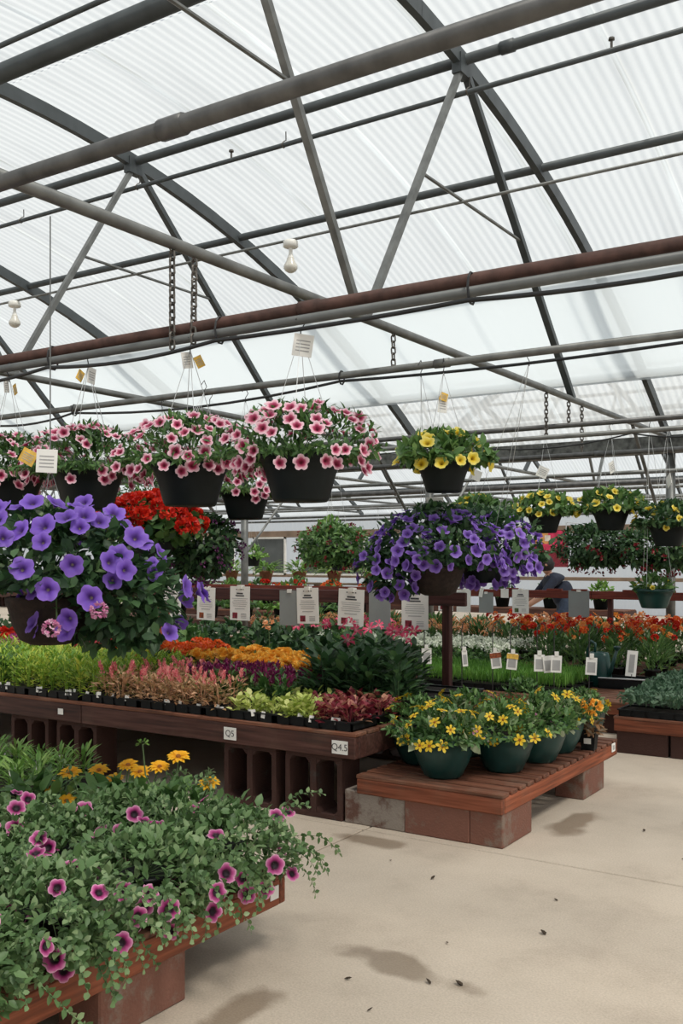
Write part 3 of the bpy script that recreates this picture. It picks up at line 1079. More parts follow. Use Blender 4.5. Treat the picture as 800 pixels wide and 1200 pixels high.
def cable(y, z, x0, x1, step, sag, r, label, seed):
    rng = random.Random(seed)
    pts, x, ties = [], x0, []
    while x < x1:
        s = step * rng.uniform(0.6, 1.4)
        d = sag * rng.uniform(0.2, 1.0)
        ties.append(x)
        for k in range(8):
            u = k / 8
            pts.append((x + s * u, y, z - d * 4 * u * (1 - u)))
        x += s
    o = tag(MB().tube(pts, r, 6).build('power_cable', 'cable', None, (0, 0, 0), True), label, 'cable')
    return o, ties


ring = lambda ry, rz, r: MB().tube([(0, math.cos(2 * PI * k / 10) * ry, math.sin(2 * PI * k / 10) * rz) for k in range(10)], r, 5, True)
c1, t1 = cable(3.365, 2.482, -14, 4, 1.1, 0.04, 0.0095, 'black cable sagging under the grey conduit above pink baskets', 3)
tie1 = ring(0.035, 0.062, 0.005).mesh('cable_tie', 'cable')
for x in t1:
    place('cable_tie', tie1, c1, (x, 3.40, 2.535))
c2, t2 = cable(5.40, 2.675, -14, 4, 1.9, 0.09, 0.0095, 'black cable sagging in loops under the grey basket pipe', 5)
tie2 = ring(0.032, 0.045, 0.006).mesh('cable_tie', 'cable')
for x in t2:
    place('cable_tie', tie2, c2, (x, 5.415, 2.70))
cable(8.55, 2.60, -10, 4, 1.6, 0.12, 0.007, 'thin black cable drooping below the dark basket pipe', 9)

# chains
LINK = [(math.cos(a) * 0.015, 0, math.sin(a) * 0.011 + (0.012 if math.sin(a) > 0 else -0.012)) for a in [2 * PI * k / 10 for k in range(10)]]


def chain(x, y, z1, z0, label, group=None, dx=0.0, dy=0.0):
    o = bpy.data.objects.new('hanging_chain', None)
    n = max(2, int((z1 - z0) / 0.034))
    m = MB()
    for k in range(n):
        zc = z1 - (k + 0.5) * (z1 - z0) / n
        q = Matrix.Rotation(PI / 2 * (k % 2), 3, 'Z')
        u = (k + 0.5) / n
        m.tube([q @ Vector(p) + Vector((dx * u, dy * u, zc)) for p in LINK], 0.0055, 5, True)
    o = m.build('hanging_chain', 'chain_metal', None, (x, y, 0))
    tag(o, label, 'chain', group)
    ho = MB().tube([(0, 0.035, z1 + 0.03), (0, 0, z1 + 0.065), (0, -0.035, z1 + 0.03), (0, 0, z1 - 0.008)], 0.004, 5, True).build('chain_hook', 'chain_metal', o)
    return o


chain(-3.15, 3.375, 2.93, 2.48, 'rusty chain dropping straight from truss chord to the rust-brown pipe')
chain(-3.15, 3.53, 2.93, 2.49, 'rusty chain slanting from truss chord to the rust-brown pipe', None, 0.13, -0.155)
chain(-3.15, 5.42, 2.93, 2.70, 'short chain dropping from truss chord to the grey basket pipe')
for yy, zz in ((8.05, 2.55), (8.6, 2.72), (8.95, 2.52)):
    chain(-3.15, yy, 2.93, zz, 'short chain dropping from truss chord above the yellow baskets', 'chains above yellow baskets')

# ------------------------------------------------------------------ concrete blocks, benches, pallets


def block_mesh(w, d, h, mat, holes='z'):
    """hollow block: two cells through the chosen axis (z: upright cells, y: cells seen from the front)"""
    m = MB()
    t = 0.032
    if holes == 'y':
        m.bevbox((0, 0, t / 2), (w, d, t), 0.004)
        m.bevbox((0, 0, h - t / 2), (w, d, t), 0.004)
        for x in (-w / 2 + t / 2, 0, w / 2 - t / 2):
            m.box((x, 0, h / 2), (t if x else t * 1.3, d * 0.998, h - 2 * t + 0.002))
        for x in (-w / 4, w / 4):
            for sx in (-1, 1):
                for z, sz in ((t, 1), (h - t, -1)):
                    c = 0.03
                    px = x + sx * (w / 4 - t * 0.75)
                    m.add([(px, -d / 2, z), (px - sx * c, -d / 2, z), (px, -d / 2, z + sz * c), (px, d / 2, z), (px - sx * c, d / 2, z), (px, d / 2, z + sz * c)],
                          [(0, 1, 2), (3, 5, 4), (1, 4, 5, 2)])
    else:
        m.bevbox((0, 0, h / 2), (w, d, h), 0.006)
    return m.mesh('concrete_block', mat)


def block(me, x, y, z, rz, label, group=None):
    o = place('concrete_block', me, None, (x, y, z), (0, 0, rz))
    return tag(o, label, 'concrete block', group)


BLK_R = block_mesh(0.39, 0.19, 0.19, 'block_red')
BLK_G = block_mesh(0.39, 0.19, 0.19, 'block_grey')
BLK_D = block_mesh(0.39, 0.19, 0.19, 'block_shaded')
BLK_H = block_mesh(0.40, 0.19, 0.372, 'block_shaded', 'y')


def boards(o, name, p0, p1, w, h, mat, lengths=None):
    """row of boards laid end to end from p0 to p1 (along x or y), each its own part"""
    p0, p1 = Vector(p0), Vector(p1)
    d = p1 - p0
    L = d.length
    n = max(1, round(L / (lengths or L)))
    for k in range(n):
        a, b = p0 + d * (k / n), p0 + d * ((k + 1) / n)
        c = (a + b) / 2
        if abs(d.x) > abs(d.y):
            MB().bevbox((0, 0, 0), (L / n - 0.004, w, h), 0.005).build(name, mat, o, c)
        else:
            MB().bevbox((0, 0, 0), (w, L / n - 0.004, h), 0.005).build(name, mat, o, c)


def platform(name, label, x0, x1, y0, y1, z, fh, mats, slat_w=0.09, gap=0.024, blen=2.4, group=None, slat_t=0.022):
    """slatted bench top: fascia boards all round, joists, and one object per slat (slats run along x)"""
    mx, my, ms = mats
    o = thing(name, label, 'bench' if 'bench' in name else 'pallet', (0, 0, 0), 0, group)
    zf = z - slat_t - fh / 2
    t = 0.038
    boards(o, 'fascia_board', (x0, y0 + t / 2, zf), (x1, y0 + t / 2, zf), t, fh, mx, blen)
    boards(o, 'fascia_board', (x0, y1 - t / 2, zf), (x1, y1 - t / 2, zf), t, fh, mx, blen)
    for x in (x0 + t / 2, x1 - t / 2):
        boards(o, 'fascia_board', (x, y0 + t, zf), (x, y1 - t, zf), t, fh, my, blen)
    n = max(1, round((x1 - x0) / 1.1))
    jm = MB().box((0, 0, 0), (t, y1 - y0 - 2 * t - 0.002, fh * 0.9)).mesh('joist', ms)
    for k in range(1, n):
        place('joist', jm, o, (x0 + (x1 - x0) * k / n, (y0 + y1) / 2, zf))
    k = 0
    sl = MB().bevbox((0, 0, 0), (x1 - x0 + 0.004, slat_w, slat_t), 0.004).mesh('slat', ms)
    y = y0 + slat_w / 2
    while y < y1 - slat_w * 0.4:
        place('slat', sl, o, ((x0 + x1) / 2, y, z - slat_t / 2))
        y += slat_w + gap
    return o


def sign_card(x, y, z, text, w, h, rz=0):
    """small white bench card with printed row code"""
    o = thing('row_code_card', 'small white card lettered %s on the bench fascia' % text.replace('.', ' point '), 'sign', (x, y, z), rz)
    MB().box((0, 0, 0), (w, 0.004, h)).build('card', 'paper', o)
    place('lettering', textmesh(text, h * 0.72, 'ink'), o, (0, -0.0026, 0), (PI / 2, 0, 0))
    return o


# the long bench of bedding plants
Z1 = 0.52
platform('bench', 'long shade-toned bench on hollow blocks covered with trays of bedding plants', -9.6, -2.93, 4.62, 6.56, Z1, 0.125,
         ('wood_shaded', 'wood_shaded', 'wood_slat'), 0.12, 0.02, 2.3)
platform('bench', 'shade-toned rear bench of leafy pot plants behind the dark rail', -9.6, -4.25, 6.60, 7.75, Z1, 0.125,
         ('wood_shaded', 'wood_shaded', 'wood_slat'), 0.12, 0.02, 2.3)
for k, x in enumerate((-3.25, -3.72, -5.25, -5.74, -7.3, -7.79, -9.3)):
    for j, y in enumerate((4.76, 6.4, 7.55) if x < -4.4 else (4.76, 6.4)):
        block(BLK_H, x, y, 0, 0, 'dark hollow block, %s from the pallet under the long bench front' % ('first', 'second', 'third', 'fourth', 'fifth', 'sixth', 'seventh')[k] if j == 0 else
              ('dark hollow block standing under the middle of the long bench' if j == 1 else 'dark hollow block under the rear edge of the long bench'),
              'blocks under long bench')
sign_card(-3.03, 4.612, 0.435, 'Q4.5', 0.105, 0.075)
sign_card(-3.83, 4.612, 0.435, 'Q5', 0.095, 0.075)
o = thing('price_tag', 'tiny blank white ticket stapled to the long bench fascia', 'tag', (-5.35, 4.612, 0.44))
MB().box((0, 0, 0), (0.05, 0.004, 0.04)).build('ticket', 'paper', o)

# front pallet with the teal pots
ZP = 0.284
platform('pallet', 'orange-brown slatted pallet on red blocks carrying teal flower pots', -2.95, -2.06, 4.66, 6.56, ZP, 0.085,
         ('wood_x', 'wood_y_lit', 'wood_slat'), 0.085, 0.028, 2.4)
block(BLK_R, -2.16, 4.87, 0, PI / 2, 'worn red-painted block under the near corner of the teal pot pallet')
block(BLK_R, -2.45, 4.765, 0, 0, 'red-painted block beside the bare grey block under the pallet')
block(BLK_G, -2.84, 4.765, 0, 0, 'bare grey block with rust stain beneath the pallet end by the long bench')
block(BLK_R, -2.16, 6.10, 0, PI / 2, 'red-painted block under the far end of the teal pot pallet', 'far pallet blocks')
block(BLK_R, -2.84, 6.10, 0, PI / 2, 'red-painted block under the far end of the teal pot pallet', 'far pallet blocks')
o = thing('price_tag', 'white ticket stapled on the side of the teal pot pallet', 'tag', (-2.056, 6.46, 0.24), PI / 2)
MB().box((0, 0, 0), (0.07, 0.004, 0.055)).build('ticket', 'paper', o)
MB().box((0, -0.0025, 0), (0.035, 0.001, 0.03)).build('print', 'ink_grey', o)

# foreground platform with petunias
platform('bench', 'low red-brown bench in the aisle crowded with trailing petunias', -5.2, -2.26, 0.9, 3.06, 0.29, 0.10,
         ('wood_x', 'wood_y_lit', 'wood_slat'), 0.09, 0.025, 2.4)
block(BLK_R, -2.36, 2.30, 0, PI / 2, 'worn red block under the open edge of the petunia bench', 'petunia bench blocks')
block(BLK_R, -2.36, 1.05, 0, PI / 2, 'red block under the petunia bench end away from the pallet', 'petunia bench blocks')
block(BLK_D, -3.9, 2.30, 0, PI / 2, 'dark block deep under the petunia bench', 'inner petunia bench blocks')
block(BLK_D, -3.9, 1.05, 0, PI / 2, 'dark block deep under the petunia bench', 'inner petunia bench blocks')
o = thing('price_tag', 'small white ticket at the corner of the petunia bench', 'tag', (-2.256, 2.98, 0.225), PI / 2)
MB().box((0, 0, 0), (0.05, 0.004, 0.05)).build('ticket', 'paper', o)

# low bench with seedlings beside it
platform('bench', 'low dark bench behind the petunias holding young narrow-leaved seedlings', -6.6, -3.97, 3.12, 3.80, 0.29, 0.10,
         ('wood_shaded', 'wood_shaded', 'wood_slat'), 0.09, 0.025, 2.4)
for x in (-4.2, -6.3):
    block(BLK_D, x, 3.46, 0, PI / 2, 'dark block under the low seedling bench', 'seedling bench blocks')

# low benches across the far aisle
platform('bench', 'low red bench on blocks filled with a mat of sage-green plants', -2.38, 1.2, 7.48, 9.0, 0.285, 0.09,
         ('wood_x', 'wood_y_lit', 'wood_slat'), 0.09, 0.025, 2.4)
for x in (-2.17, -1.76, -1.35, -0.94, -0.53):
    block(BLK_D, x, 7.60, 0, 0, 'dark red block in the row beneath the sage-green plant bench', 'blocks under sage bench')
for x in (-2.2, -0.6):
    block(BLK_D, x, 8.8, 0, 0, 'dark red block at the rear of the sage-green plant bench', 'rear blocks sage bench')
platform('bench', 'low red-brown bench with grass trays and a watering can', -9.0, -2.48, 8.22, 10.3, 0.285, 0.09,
         ('wood_x', 'wood_y_lit', 'wood_slat'), 0.09, 0.025, 2.4)
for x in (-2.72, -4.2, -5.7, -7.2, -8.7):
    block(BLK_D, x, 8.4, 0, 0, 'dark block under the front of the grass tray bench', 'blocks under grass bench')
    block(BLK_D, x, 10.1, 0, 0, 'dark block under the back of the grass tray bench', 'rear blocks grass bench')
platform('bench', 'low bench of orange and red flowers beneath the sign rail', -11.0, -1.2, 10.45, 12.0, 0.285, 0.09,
         ('wood_x', 'wood_y_lit', 'wood_slat'), 0.12, 0.02, 2.4)
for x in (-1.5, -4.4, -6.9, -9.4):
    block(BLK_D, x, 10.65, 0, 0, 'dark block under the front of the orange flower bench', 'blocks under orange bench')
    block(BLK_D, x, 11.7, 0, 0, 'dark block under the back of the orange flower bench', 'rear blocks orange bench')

# sign rails
r1 = thing('sign_rail', 'dark red rail on posts behind the lilies, hung with plant signs', 'rail', (0, 0, 0))
boards(r1, 'rail_board', (-12.0, 6.42, 1.205), (-3.12, 6.42, 1.205), 0.04, 0.10, 'rail_dark', 3.0)
pm = MB().bevbox((0, 0, 0), (0.06, 0.06, 0.70), 0.004).mesh('rail_post', 'wood_z')
pmo = MB().bevbox((0, 0, 0), (0.075, 0.05, 0.66), 0.004).mesh('rail_post', 'post_orange')
for x in (-3.30, -8.0, -10.2):
    place('rail_post', pm, r1, (x, 6.47, Z1 + 0.35))
pt = thing('timber_stake', 'orange-stained timber stake rising among red bedding flowers', 'stake', (-5.55, 5.84, Z1))
MB().bevbox((0, 0, 0.275), (0.06, 0.05, 0.55), 0.004).build('stake_post', 'post_orange', pt)
r2 = thing('sign_rail', 'brighter red rail on slim posts above the orange flowers', 'rail', (0, 0, 0))
boards(r2, 'rail_board', (-12.0, 11.0, 1.085), (-1.0, 11.0, 1.085), 0.04, 0.09, 'rail_red', 2.8)
pm2 = MB().bevbox((0, 0, 0), (0.055, 0.055, 0.85), 0.004).mesh('rail_post', 'wood_z')
for x in (-3.55, -1.3, -6.8, -9.6):
    place('rail_post', pm2, r2, (x, 11.05, 0.285 + 0.425))
bm = MB().box((0, 0, 0), (0.18, 0.05, 0.02)).mesh('rail_cap', 'rail_red')
for x in (-4.75, -4.2, -3.9, -3.3, -2.9):
    place('rail_cap', bm, r2, (x, 11.0, 1.14))


# ------------------------------------------------------------------ plant signs on the rails
def plant_sign(x, y, z, w, h, pic, label, group, tilt=0.0, rz=0.0, icons=True):
    o = thing('plant_sign', label, 'sign', (x, y, z), rz, group)
    o.rotation_euler = (0, tilt, rz)
    MB().box((0, 0, -h / 2), (w, 0.004, h)).build('paper', 'paper', o)
    hd = MB()
    yy = -0.0028
    hd.box((0, yy, -h * 0.21), (w * 0.32, 0.001, h * 0.045))
    hd.box((0, yy, -h * 0.275), (w * 0.44, 0.001, h * 0.035))
    hd.build('heading_print', 'ink', o)
    bd = MB()
    rng = random.Random(int(x * 100))
    for k in range(5):
        bd.box((0, yy, -h * (0.36 + 0.055 * k)), (w * rng.uniform(0.62, 0.8), 0.001, h * 0.014))
    bd.box((0, yy, -h * 0.66), (w * 0.5, 0.001, h * 0.02))
    for k in range(4):
        bd.box((w * 0.2, yy, -h * (0.80 + 0.04 * k)), (w * 0.28, 0.001, h * 0.014))
    bd.build('body_print', 'ink_grey', o)
    MB().box((-w * 0.24, yy, -h * 0.86), (w * 0.25, 0.001, h * 0.17)).build('photo', pic, o)
    if icons:
        ic = MB()
        for k in (-1, 0.4, 1):
            ic.box((w * 0.17 * k, yy, -h * 0.09), (w * 0.05, 0.001, h * 0.028))
        ic.build('icons', 'ink', o)
    MB().box((0, 0.01, -0.005), (w * 0.22, 0.045, 0.03)).build('clip', 'white_plastic', o)
    return o


def card(x, y, z, w, h, mat, label, group, tilt=0.0):
    o = thing('blank_card', label, 'card', (x, y, z), 0, group)
    o.rotation_euler = (0, tilt, 0)
    MB().box((0, 0, -h / 2), (w, 0.004, h)).build('sheet', mat, o)
    MB().box((0, 0.012, -0.005), (w * 0.2, 0.045, 0.028)).build('clip', 'white_plastic', o)
    return o


yr = 6.393
for k, (x, w, h, pic, zz, ti) in enumerate([(-5.97, 0.21, 0.285, 'print_rust', 1.27, 0.0), (-5.57, 0.20, 0.28, 'print_rust', 1.255, 0.03),
                                            (-5.20, 0.21, 0.285, 'print_red', 1.27, 0.01), (-4.51, 0.21, 0.285, 'print_red', 1.268, -0.03),
                                            (-4.09, 0.235, 0.29, 'print_red', 1.265, 0.04), (-3.53, 0.225, 0.29, 'print_red', 1.265, 0.0)]):
    what = ['next to the orange timber stake', 'hung a little low between two others', 'beside the long bare stretch of rail',
            'half covering a grey card', 'tilted beside a wide grey card', 'next to the dark end post'][k]
    plant_sign(x, yr, zz, w, h, pic, 'white printed plant sign on dark red rail ' + what, 'plant signs on the dark rail', ti)
yr = 6.40
card(-6.28, yr, 1.27, 0.13, 0.13, 'paper', 'small blank white card on the dark red rail', None)
card(-4.69, yr - 0.001, 1.245, 0.20, 0.285, 'card_grey', 'grey blank card behind a printed sign on the dark rail', None)
card(-3.84, yr, 1.265, 0.19, 0.30, 'card_grey', 'wide grey blank card on the dark red rail by the tilted sign', None)
y2 = 10.975
for k, (x, w, h, ti, nm) in enumerate([(-5.62, 0.205, 0.285, 0.0, 'behind the dark rail post'), (-4.62, 0.21, 0.29, -0.01, 'in front of the stooping person')]):
    plant_sign(x, y2, 1.135, w, h, 'print_red' if k == 0 else 'print_green', 'white printed plant sign on bright red rail ' + nm, None, ti, icons=False)
for k, (x, w, h, zz, mt, ti, nm) in enumerate([(-5.37, 0.19, 0.28, 1.12, 'paper', 0, 'large blank white card low on the bright red rail'),
                                                (-5.33, 0.11, 0.105, 1.14, 'paper', 0, 'small square white card pinned high on bright red rail'),
                                                (-5.12, 0.05, 0.11, 1.14, 'paper', 0.2, 'narrow tilted white ticket on the bright red rail'),
                                                (-5.07, 0.19, 0.25, 1.09, 'card_grey', 0, 'pale grey card below the narrow ticket on red rail'),
                                                (-4.82, 0.10, 0.11, 1.14, 'paper', 0, 'small white card beside the sign before the person'),
                                                (-3.90, 0.25, 0.31, 1.135, 'card_grey', 0, 'broad olive-grey card beside the slim red post')]):
    card(x, y2 - 0.006 + 0.012 * (k % 2), zz, w, h, mt, nm, None, ti)

# ------------------------------------------------------------------ hanging baskets


def potmesh(prof, mat, n=24):
    return MB().lathe(prof, n).mesh('pot', mat, True)


def pot_profile(r, h, taper=0.72, lip=0.012, rim=0.025):
    """outside wall from foot to rolled rim, then down the inside"""
    return [(0.001, -h), (r * taper * 0.93, -h), (r * taper, -h + 0.012), (r * (taper * 0.45 + 0.55), -h * 0.42), (r * 0.985, -rim), (r + lip * 0.5, -rim), (r + lip, -rim * 0.5),
            (r + lip, 0.0), (r + lip * 0.3, 0.004), (r - 0.008, 0.0), (r * 0.94, -0.03), (r * 0.9, -0.05)]


def bowl_profile(r, h):
    return [(0.001, -h), (r * 0.52, -h), (r * 0.60, -h + 0.012), (r * 0.80, -h * 0.62), (r * 0.93, -h * 0.32), (r * 0.985, -0.03), (r + 0.006, -0.028), (r + 0.011, -0.012), (r + 0.008, 0.0), (r - 0.006, 0.0),
            (r * 0.95, -0.03)]


SOIL = {}


def soil(r):
    k = round(r, 3)
    if k not in SOIL:
        SOIL[k] = MB().lathe([(r * 0.93, -0.035), (r * 0.6, -0.02), (0.001, -0.015)], 16).mesh('soil', 'soil', True)
    return SOIL[k]


def scatter_flowers(o, meshes, n, rx, ry, top, drop, size, seed, lo=-0.55, hi=1.0, zc=0.0, mind=0.8, disc=None, up=0.25, out=1.0, face=None, arc=None, off=(0, 0, 0)):
    """flowers on the bush surface, faces outward, each its own part; arc limits the azimuth"""
    rng = random.Random(seed)
    got = []
    tries = 0
    while len(got) < n and tries < n * 40:
        tries += 1
        a = rng.uniform(0, 2 * PI)
        u = rng.uniform(lo, hi)
        el = u * PI / 2
        c = math.cos(el)
        z = math.sin(el) * (top if el > 0 else drop)
        f = rng.uniform(0.94, 1.06) * out
        p = Vector((math.cos(a) * c * rx * f + off[0], math.sin(a) * c * ry * f + off[1], z * f + zc + off[2]))
        if any((p - q).length < size * 2 * mind for q in got):
            continue
        got.append(p)
        d = Vector((math.cos(a) * c / rx, math.sin(a) * c / ry, math.sin(el) * 0.7 / max(top, 0.05) if el > 0 else -0.1)).normalized() + Vector((rng.gauss(0, 0.28), rng.gauss(0, 0.28), up + rng.gauss(0, 0.25)))
        if face is not None:
            d = d + Vector(face)
        s_ = size * rng.uniform(0.8, 1.12)
        fl = place('flower', rng.choice(meshes), o, p, up_quat(d, rng.uniform(0, 6.28)), s_)
        if disc:
            place('flower_centre', disc, fl)
    return got


FUN = {}
for nm, dep, fl_ in (('petal_veined', 0.42, 0.05), ('petal_calibrachoa', 0.42, 0.03), ('petal_violet', 0.42, 0.02), ('petal_purple', 0.45, 0.04), ('petal_yellow', 0.5, 0.08)):
    FUN[nm] = [funnel(nm, depth=dep, seed=k, flat=fl_, ruffle=0.05 + 0.03 * k, notch=0.26 if nm == 'petal_calibrachoa' else 0.16) for k in range(3)]


def hanger(o, rim, H, wires, lean=(0, 0), mat='wire', wr=0.0016, reach=0.0, hook=True):
    """three wires from the rim to a knot, then a hook over the pipe at height H above the rim"""
    top = Vector((lean[0], lean[1], H - 0.05))
    for k in range(wires):
        a = 2 * PI * k / wires + 0.4
        MB().tube([(math.cos(a) * rim, math.sin(a) * rim, -0.005), top - Vector((0, 0, reach))], wr, 4).build('hanger_wire', mat, o)
    if reach:
        MB().tube([top - Vector((0, 0, reach)), top], wr * 1.6, 4).build('hanger_rod', mat, o)
    if hook:
        MB().tube([top + Vector((0, 0, -0.02)), top + Vector((0, 0, 0.01)), top + Vector((0, 0.03, 0.045)), top + Vector((0, 0.0, 0.085)), top + Vector((0, -0.035, 0.05))], 0.003, 5).build('hanger_hook', 'dark_wire', o)


def care_tag(o, p, w, h, mat, rot, ink=True):
    t = MB().box((0, 0, -h / 2), (w, 0.003, h)).build('care_tag', mat, o, p)
    t.rotation_euler = rot
    if ink:
        m = MB()
        for k in range(4):
            m.box((0, -0.002, -h * (0.3 + 0.15 * k)), (w * 0.7, 0.0008, h * 0.05))
        m.build('tag_print', 'ink_grey', t)
    return t


POT_B = potmesh(pot_profile(0.175, 0.20, 0.70), 'pot_black')
POT_B2 = potmesh(pot_profile(0.165, 0.19, 0.66), 'pot_black')
POT_T = potmesh(pot_profile(0.165, 0.17, 0.68), 'pot_teal')
POT_BR = potmesh([(0.001, -0.19), (0.08, -0.19), (0.12, -0.17), (0.15, -0.11), (0.168, -0.04), (0.176, -0.03), (0.178, 0.0), (0.165, 0.003), (0.155, -0.04)], 'pot_brown')

BUSH = {}


def basket(label, x, y, z, pot, rim, foliage, flowers, H, group=None, rz=0.0, wires=3, lean=(0, 0), tags=(), reach=0.0, cat='hanging basket', wmat='wire', hook=True, wr=0.0016):
    """hanging basket: origin at the centre of the pot rim"""
    o = thing('hanging_basket', label, cat, (x, y, z), rz, group)
    place('pot', pot, o)
    place('soil', soil(rim * 0.97), o)
    for (me, zz, q) in foliage:
        f = place('foliage', me, o, zz if isinstance(zz, tuple) else (0, 0, zz), (0, 0, q))
        f['kind'] = 'stuff'
    for k, kw in enumerate(flowers):
        scatter_flowers(o, **kw)
    hanger(o, rim, H, wires, lean, wmat, wr, reach, hook)
    for t in tags:
        care_tag(o, *t)
    return o


pk_leaf = [bush(11 + k, 1900, 0.33, 0.33, 0.21, 0.07, 0.045, 0.32, 'leaf_mid', 0.5, 0.8, 0.35, stems=30) for k in range(3)]
pk_fl = lambda n, s_: dict(meshes=FUN['petal_calibrachoa'], n=n, rx=0.33, ry=0.33, top=0.21, drop=0.10, size=0.033, seed=s_, lo=-0.45, hi=0.9, mind=0.60, face=(0.25, -0.4, 0.1), out=1.03)
FACE = (0.30, -0.45, 0.0)          # flowers lean to the light of the open aisle


def pinks(n, s_):
    d = pk_fl(n, s_)
    return d


yaw = R(33.2)
for k, (x, lab, nf, tg) in enumerate([
        (-2.44, 'pink calibrachoa basket in a black pot, fullest one beside the yellow petunia basket', 105, ('paper', 0.085, 0.095)),
        (-3.07, 'pink calibrachoa basket in a black pot below the two rusty chains', 95, ('paper', 0.05, 0.075)),
        (-3.75, 'pink calibrachoa basket in a black pot behind the thin long hanging rod', 90, ('paper', 0.05, 0.08)),
        (-4.36, 'pink calibrachoa basket in a black pot next beyond the long rod', 85, ('paper', 0.06, 0.07)),
        (-4.98, 'pink calibrachoa basket in a black pot at the far end of the row', 50, ('paper', 0.06, 0.07))]):
    z = 1.945 - 0.0 * k
    tags = [((0.02 * (-1) ** k, 0, 2.49 - z - 0.03), tg[1], tg[2], tg[0], (0, 0.15 * (-1) ** k, yaw))]
    if k in (1, 2, 3):
        tags.append(((-0.03 * (-1) ** k, 0.0, 2.49 - z - 0.05), 0.04, 0.055, 'label_yellow', (0, 0.5 * (-1) ** k, yaw)))
    basket(lab, x, 3.41, z, POT_B, 0.168, [(pk_leaf[k % 3], 0.015, k * 1.7)], [pinks(nf, 100 + k)], 2.52 - z, 'pink baskets on the rust-brown pipe', k * 0.5, 4, tags=tags)

# partly hidden pink baskets on the grey pipe behind
for k, (x, lab) in enumerate([(-4.36, 'smaller pink basket on the grey pipe, seen between the two fullest pink baskets'),
                              (-5.16, 'smaller pink basket on the grey pipe, behind the basket below the chains')]):
    basket(lab, x, 5.42, 1.98, POT_B, 0.168, [(pk_leaf[(k + 1) % 3], 0.01, k * 2.2 + 1)], [pinks(46, 120 + k)], 0.70, 'pink baskets on the grey pipe', k, 3)

# yellow petunia baskets
yl_leaf = [bush(31 + k, 700, 0.29, 0.29, 0.16, 0.05, 0.075, 0.52, 'leaf_dark' if k == 2 else 'leaf_mid', 0.4, 0.7, 0.5, stems=20) for k in range(3)]


def yellows(n, s_, sz=0.038):
    return dict(meshes=FUN['petal_yellow'], n=n, rx=0.28, ry=0.28, top=0.17, drop=0.10, size=sz, seed=s_, lo=-0.25, hi=0.9, mind=0.75, face=(0.3, -0.4, 0.0), out=1.04)


basket('yellow petunia basket in a black pot hung alone beside the fullest pink basket', -2.77, 5.38, 2.10, POT_B2, 0.165, [(yl_leaf[0], 0.02, 0.4)], [yellows(26, 201, 0.046)], 0.60,
       rz=0.3, wires=3, tags=[((0.0, 0, 0.40), 0.06, 0.10, 'paper', (0, 0.1, yaw)), ((0.01, -0.01, 0.42), 0.05, 0.05, 'label_yellow', (0, 0.3, yaw))])
for k, (x, z, rp, lab, n) in enumerate([
        (-3.38, 1.93, POT_B2, 'yellow petunia basket half hidden by the purple petunias', 26),
        (-2.76, 1.945, POT_B2, 'yellow petunia basket with the deepest black pot, middle of its row', 34),
        (-2.26, 1.80, POT_B2, 'yellow petunia basket hung lower, beside the steel post', 24),
        (-4.05, 1.93, POT_B2, 'yellow petunia basket behind the purple basket on the dark pipe', 18)]):
    basket(lab, x, 8.6, z, rp, 0.165, [(yl_leaf[k % 3], 0.02, k)], [yellows(n, 210 + k, 0.040)], 2.69 - z, 'yellow baskets on the dark pipe', k * 0.8, 3,
           tags=[((0.0, 0, 0.42), 0.10, 0.10, 'paper', (0, 0.4 * (-1) ** k, yaw))])
basket('small teal basket of yellow flowers hung low by the steel post', -2.42, 8.75, 1.235, POT_T, 0.165, [(bush(41, 260, 0.19, 0.19, 0.10, 0.04, 0.06, 0.5, 'leaf_mid', 0.5, 0.7, 0.4), 0.02, 0)],
       [dict(meshes=FUN['petal_yellow'], n=9, rx=0.18, ry=0.18, top=0.10, drop=0.03, size=0.03, seed=222, lo=-0.1, hi=0.8, mind=0.8)], 1.475, rz=0.0, lean=(0, -0.15))

# dark trailing baskets
dk_leaf = [bush(51 + k, 2000, 0.42, 0.42, 0.22, 0.26, 0.07, 0.42, 'leaf_dark' if k else 'leaf_mid', 0.1, 0.8, 0.4, droop=0.35, stems=50) for k in range(2)]
red_tuft = [ballflower('petal_darkred', 60 + k, 10, 1.0, 0.9, 0.6) for k in range(2)]
for k, (x, y, z, lab) in enumerate([(-3.35, 9.95, 1.62, 'trailing dark green basket with deep red blooms under the deepest yellow pot'),
                                    (-2.68, 9.9, 1.60, 'trailing dark green basket with red blooms close by the steel post')]):
    basket(lab, x, y, z, POT_B, 0.168, [(dk_leaf[1], 0.02, k * 2.0)], [dict(meshes=red_tuft, n=34, rx=0.43, ry=0.43, top=0.22, drop=0.27, size=0.036, seed=230 + k, lo=-0.95, hi=0.3, mind=0.7)], 2.615 - z, 'dark trailing baskets', 0.0, 3, lean=(0, 10.2 - y))
basket('mixed green and red trailing basket beyond the purple petunia basket', -5.72, 8.6, 1.63, POT_B, 0.168, [(dk_leaf[0], 0.02, 1.0)],
       [dict(meshes=red_tuft, n=60, rx=0.43, ry=0.43, top=0.24, drop=0.27, size=0.03, seed=240, lo=-0.95, hi=0.8, mind=0.8)], 1.06)

# purple petunias: the big brown-basket pair
pu_leaf = [bush(71 + k, 1700, 0.44, 0.40, 0.30, 0.17, 0.06, 0.5, 'leaf_dark', 0.2, 0.8, 0.5, stems=40) for k in range(2)]


def purples(n, s_, rx=0.45, ry=0.42, size=0.041, mat='petal_purple', **kw):
    d = dict(meshes=FUN[mat], n=n, rx=rx, ry=ry, top=0.31, drop=0.20, size=size, seed=s_, lo=-0.85, hi=0.8, mind=0.62)
    d.update(kw)
    return d


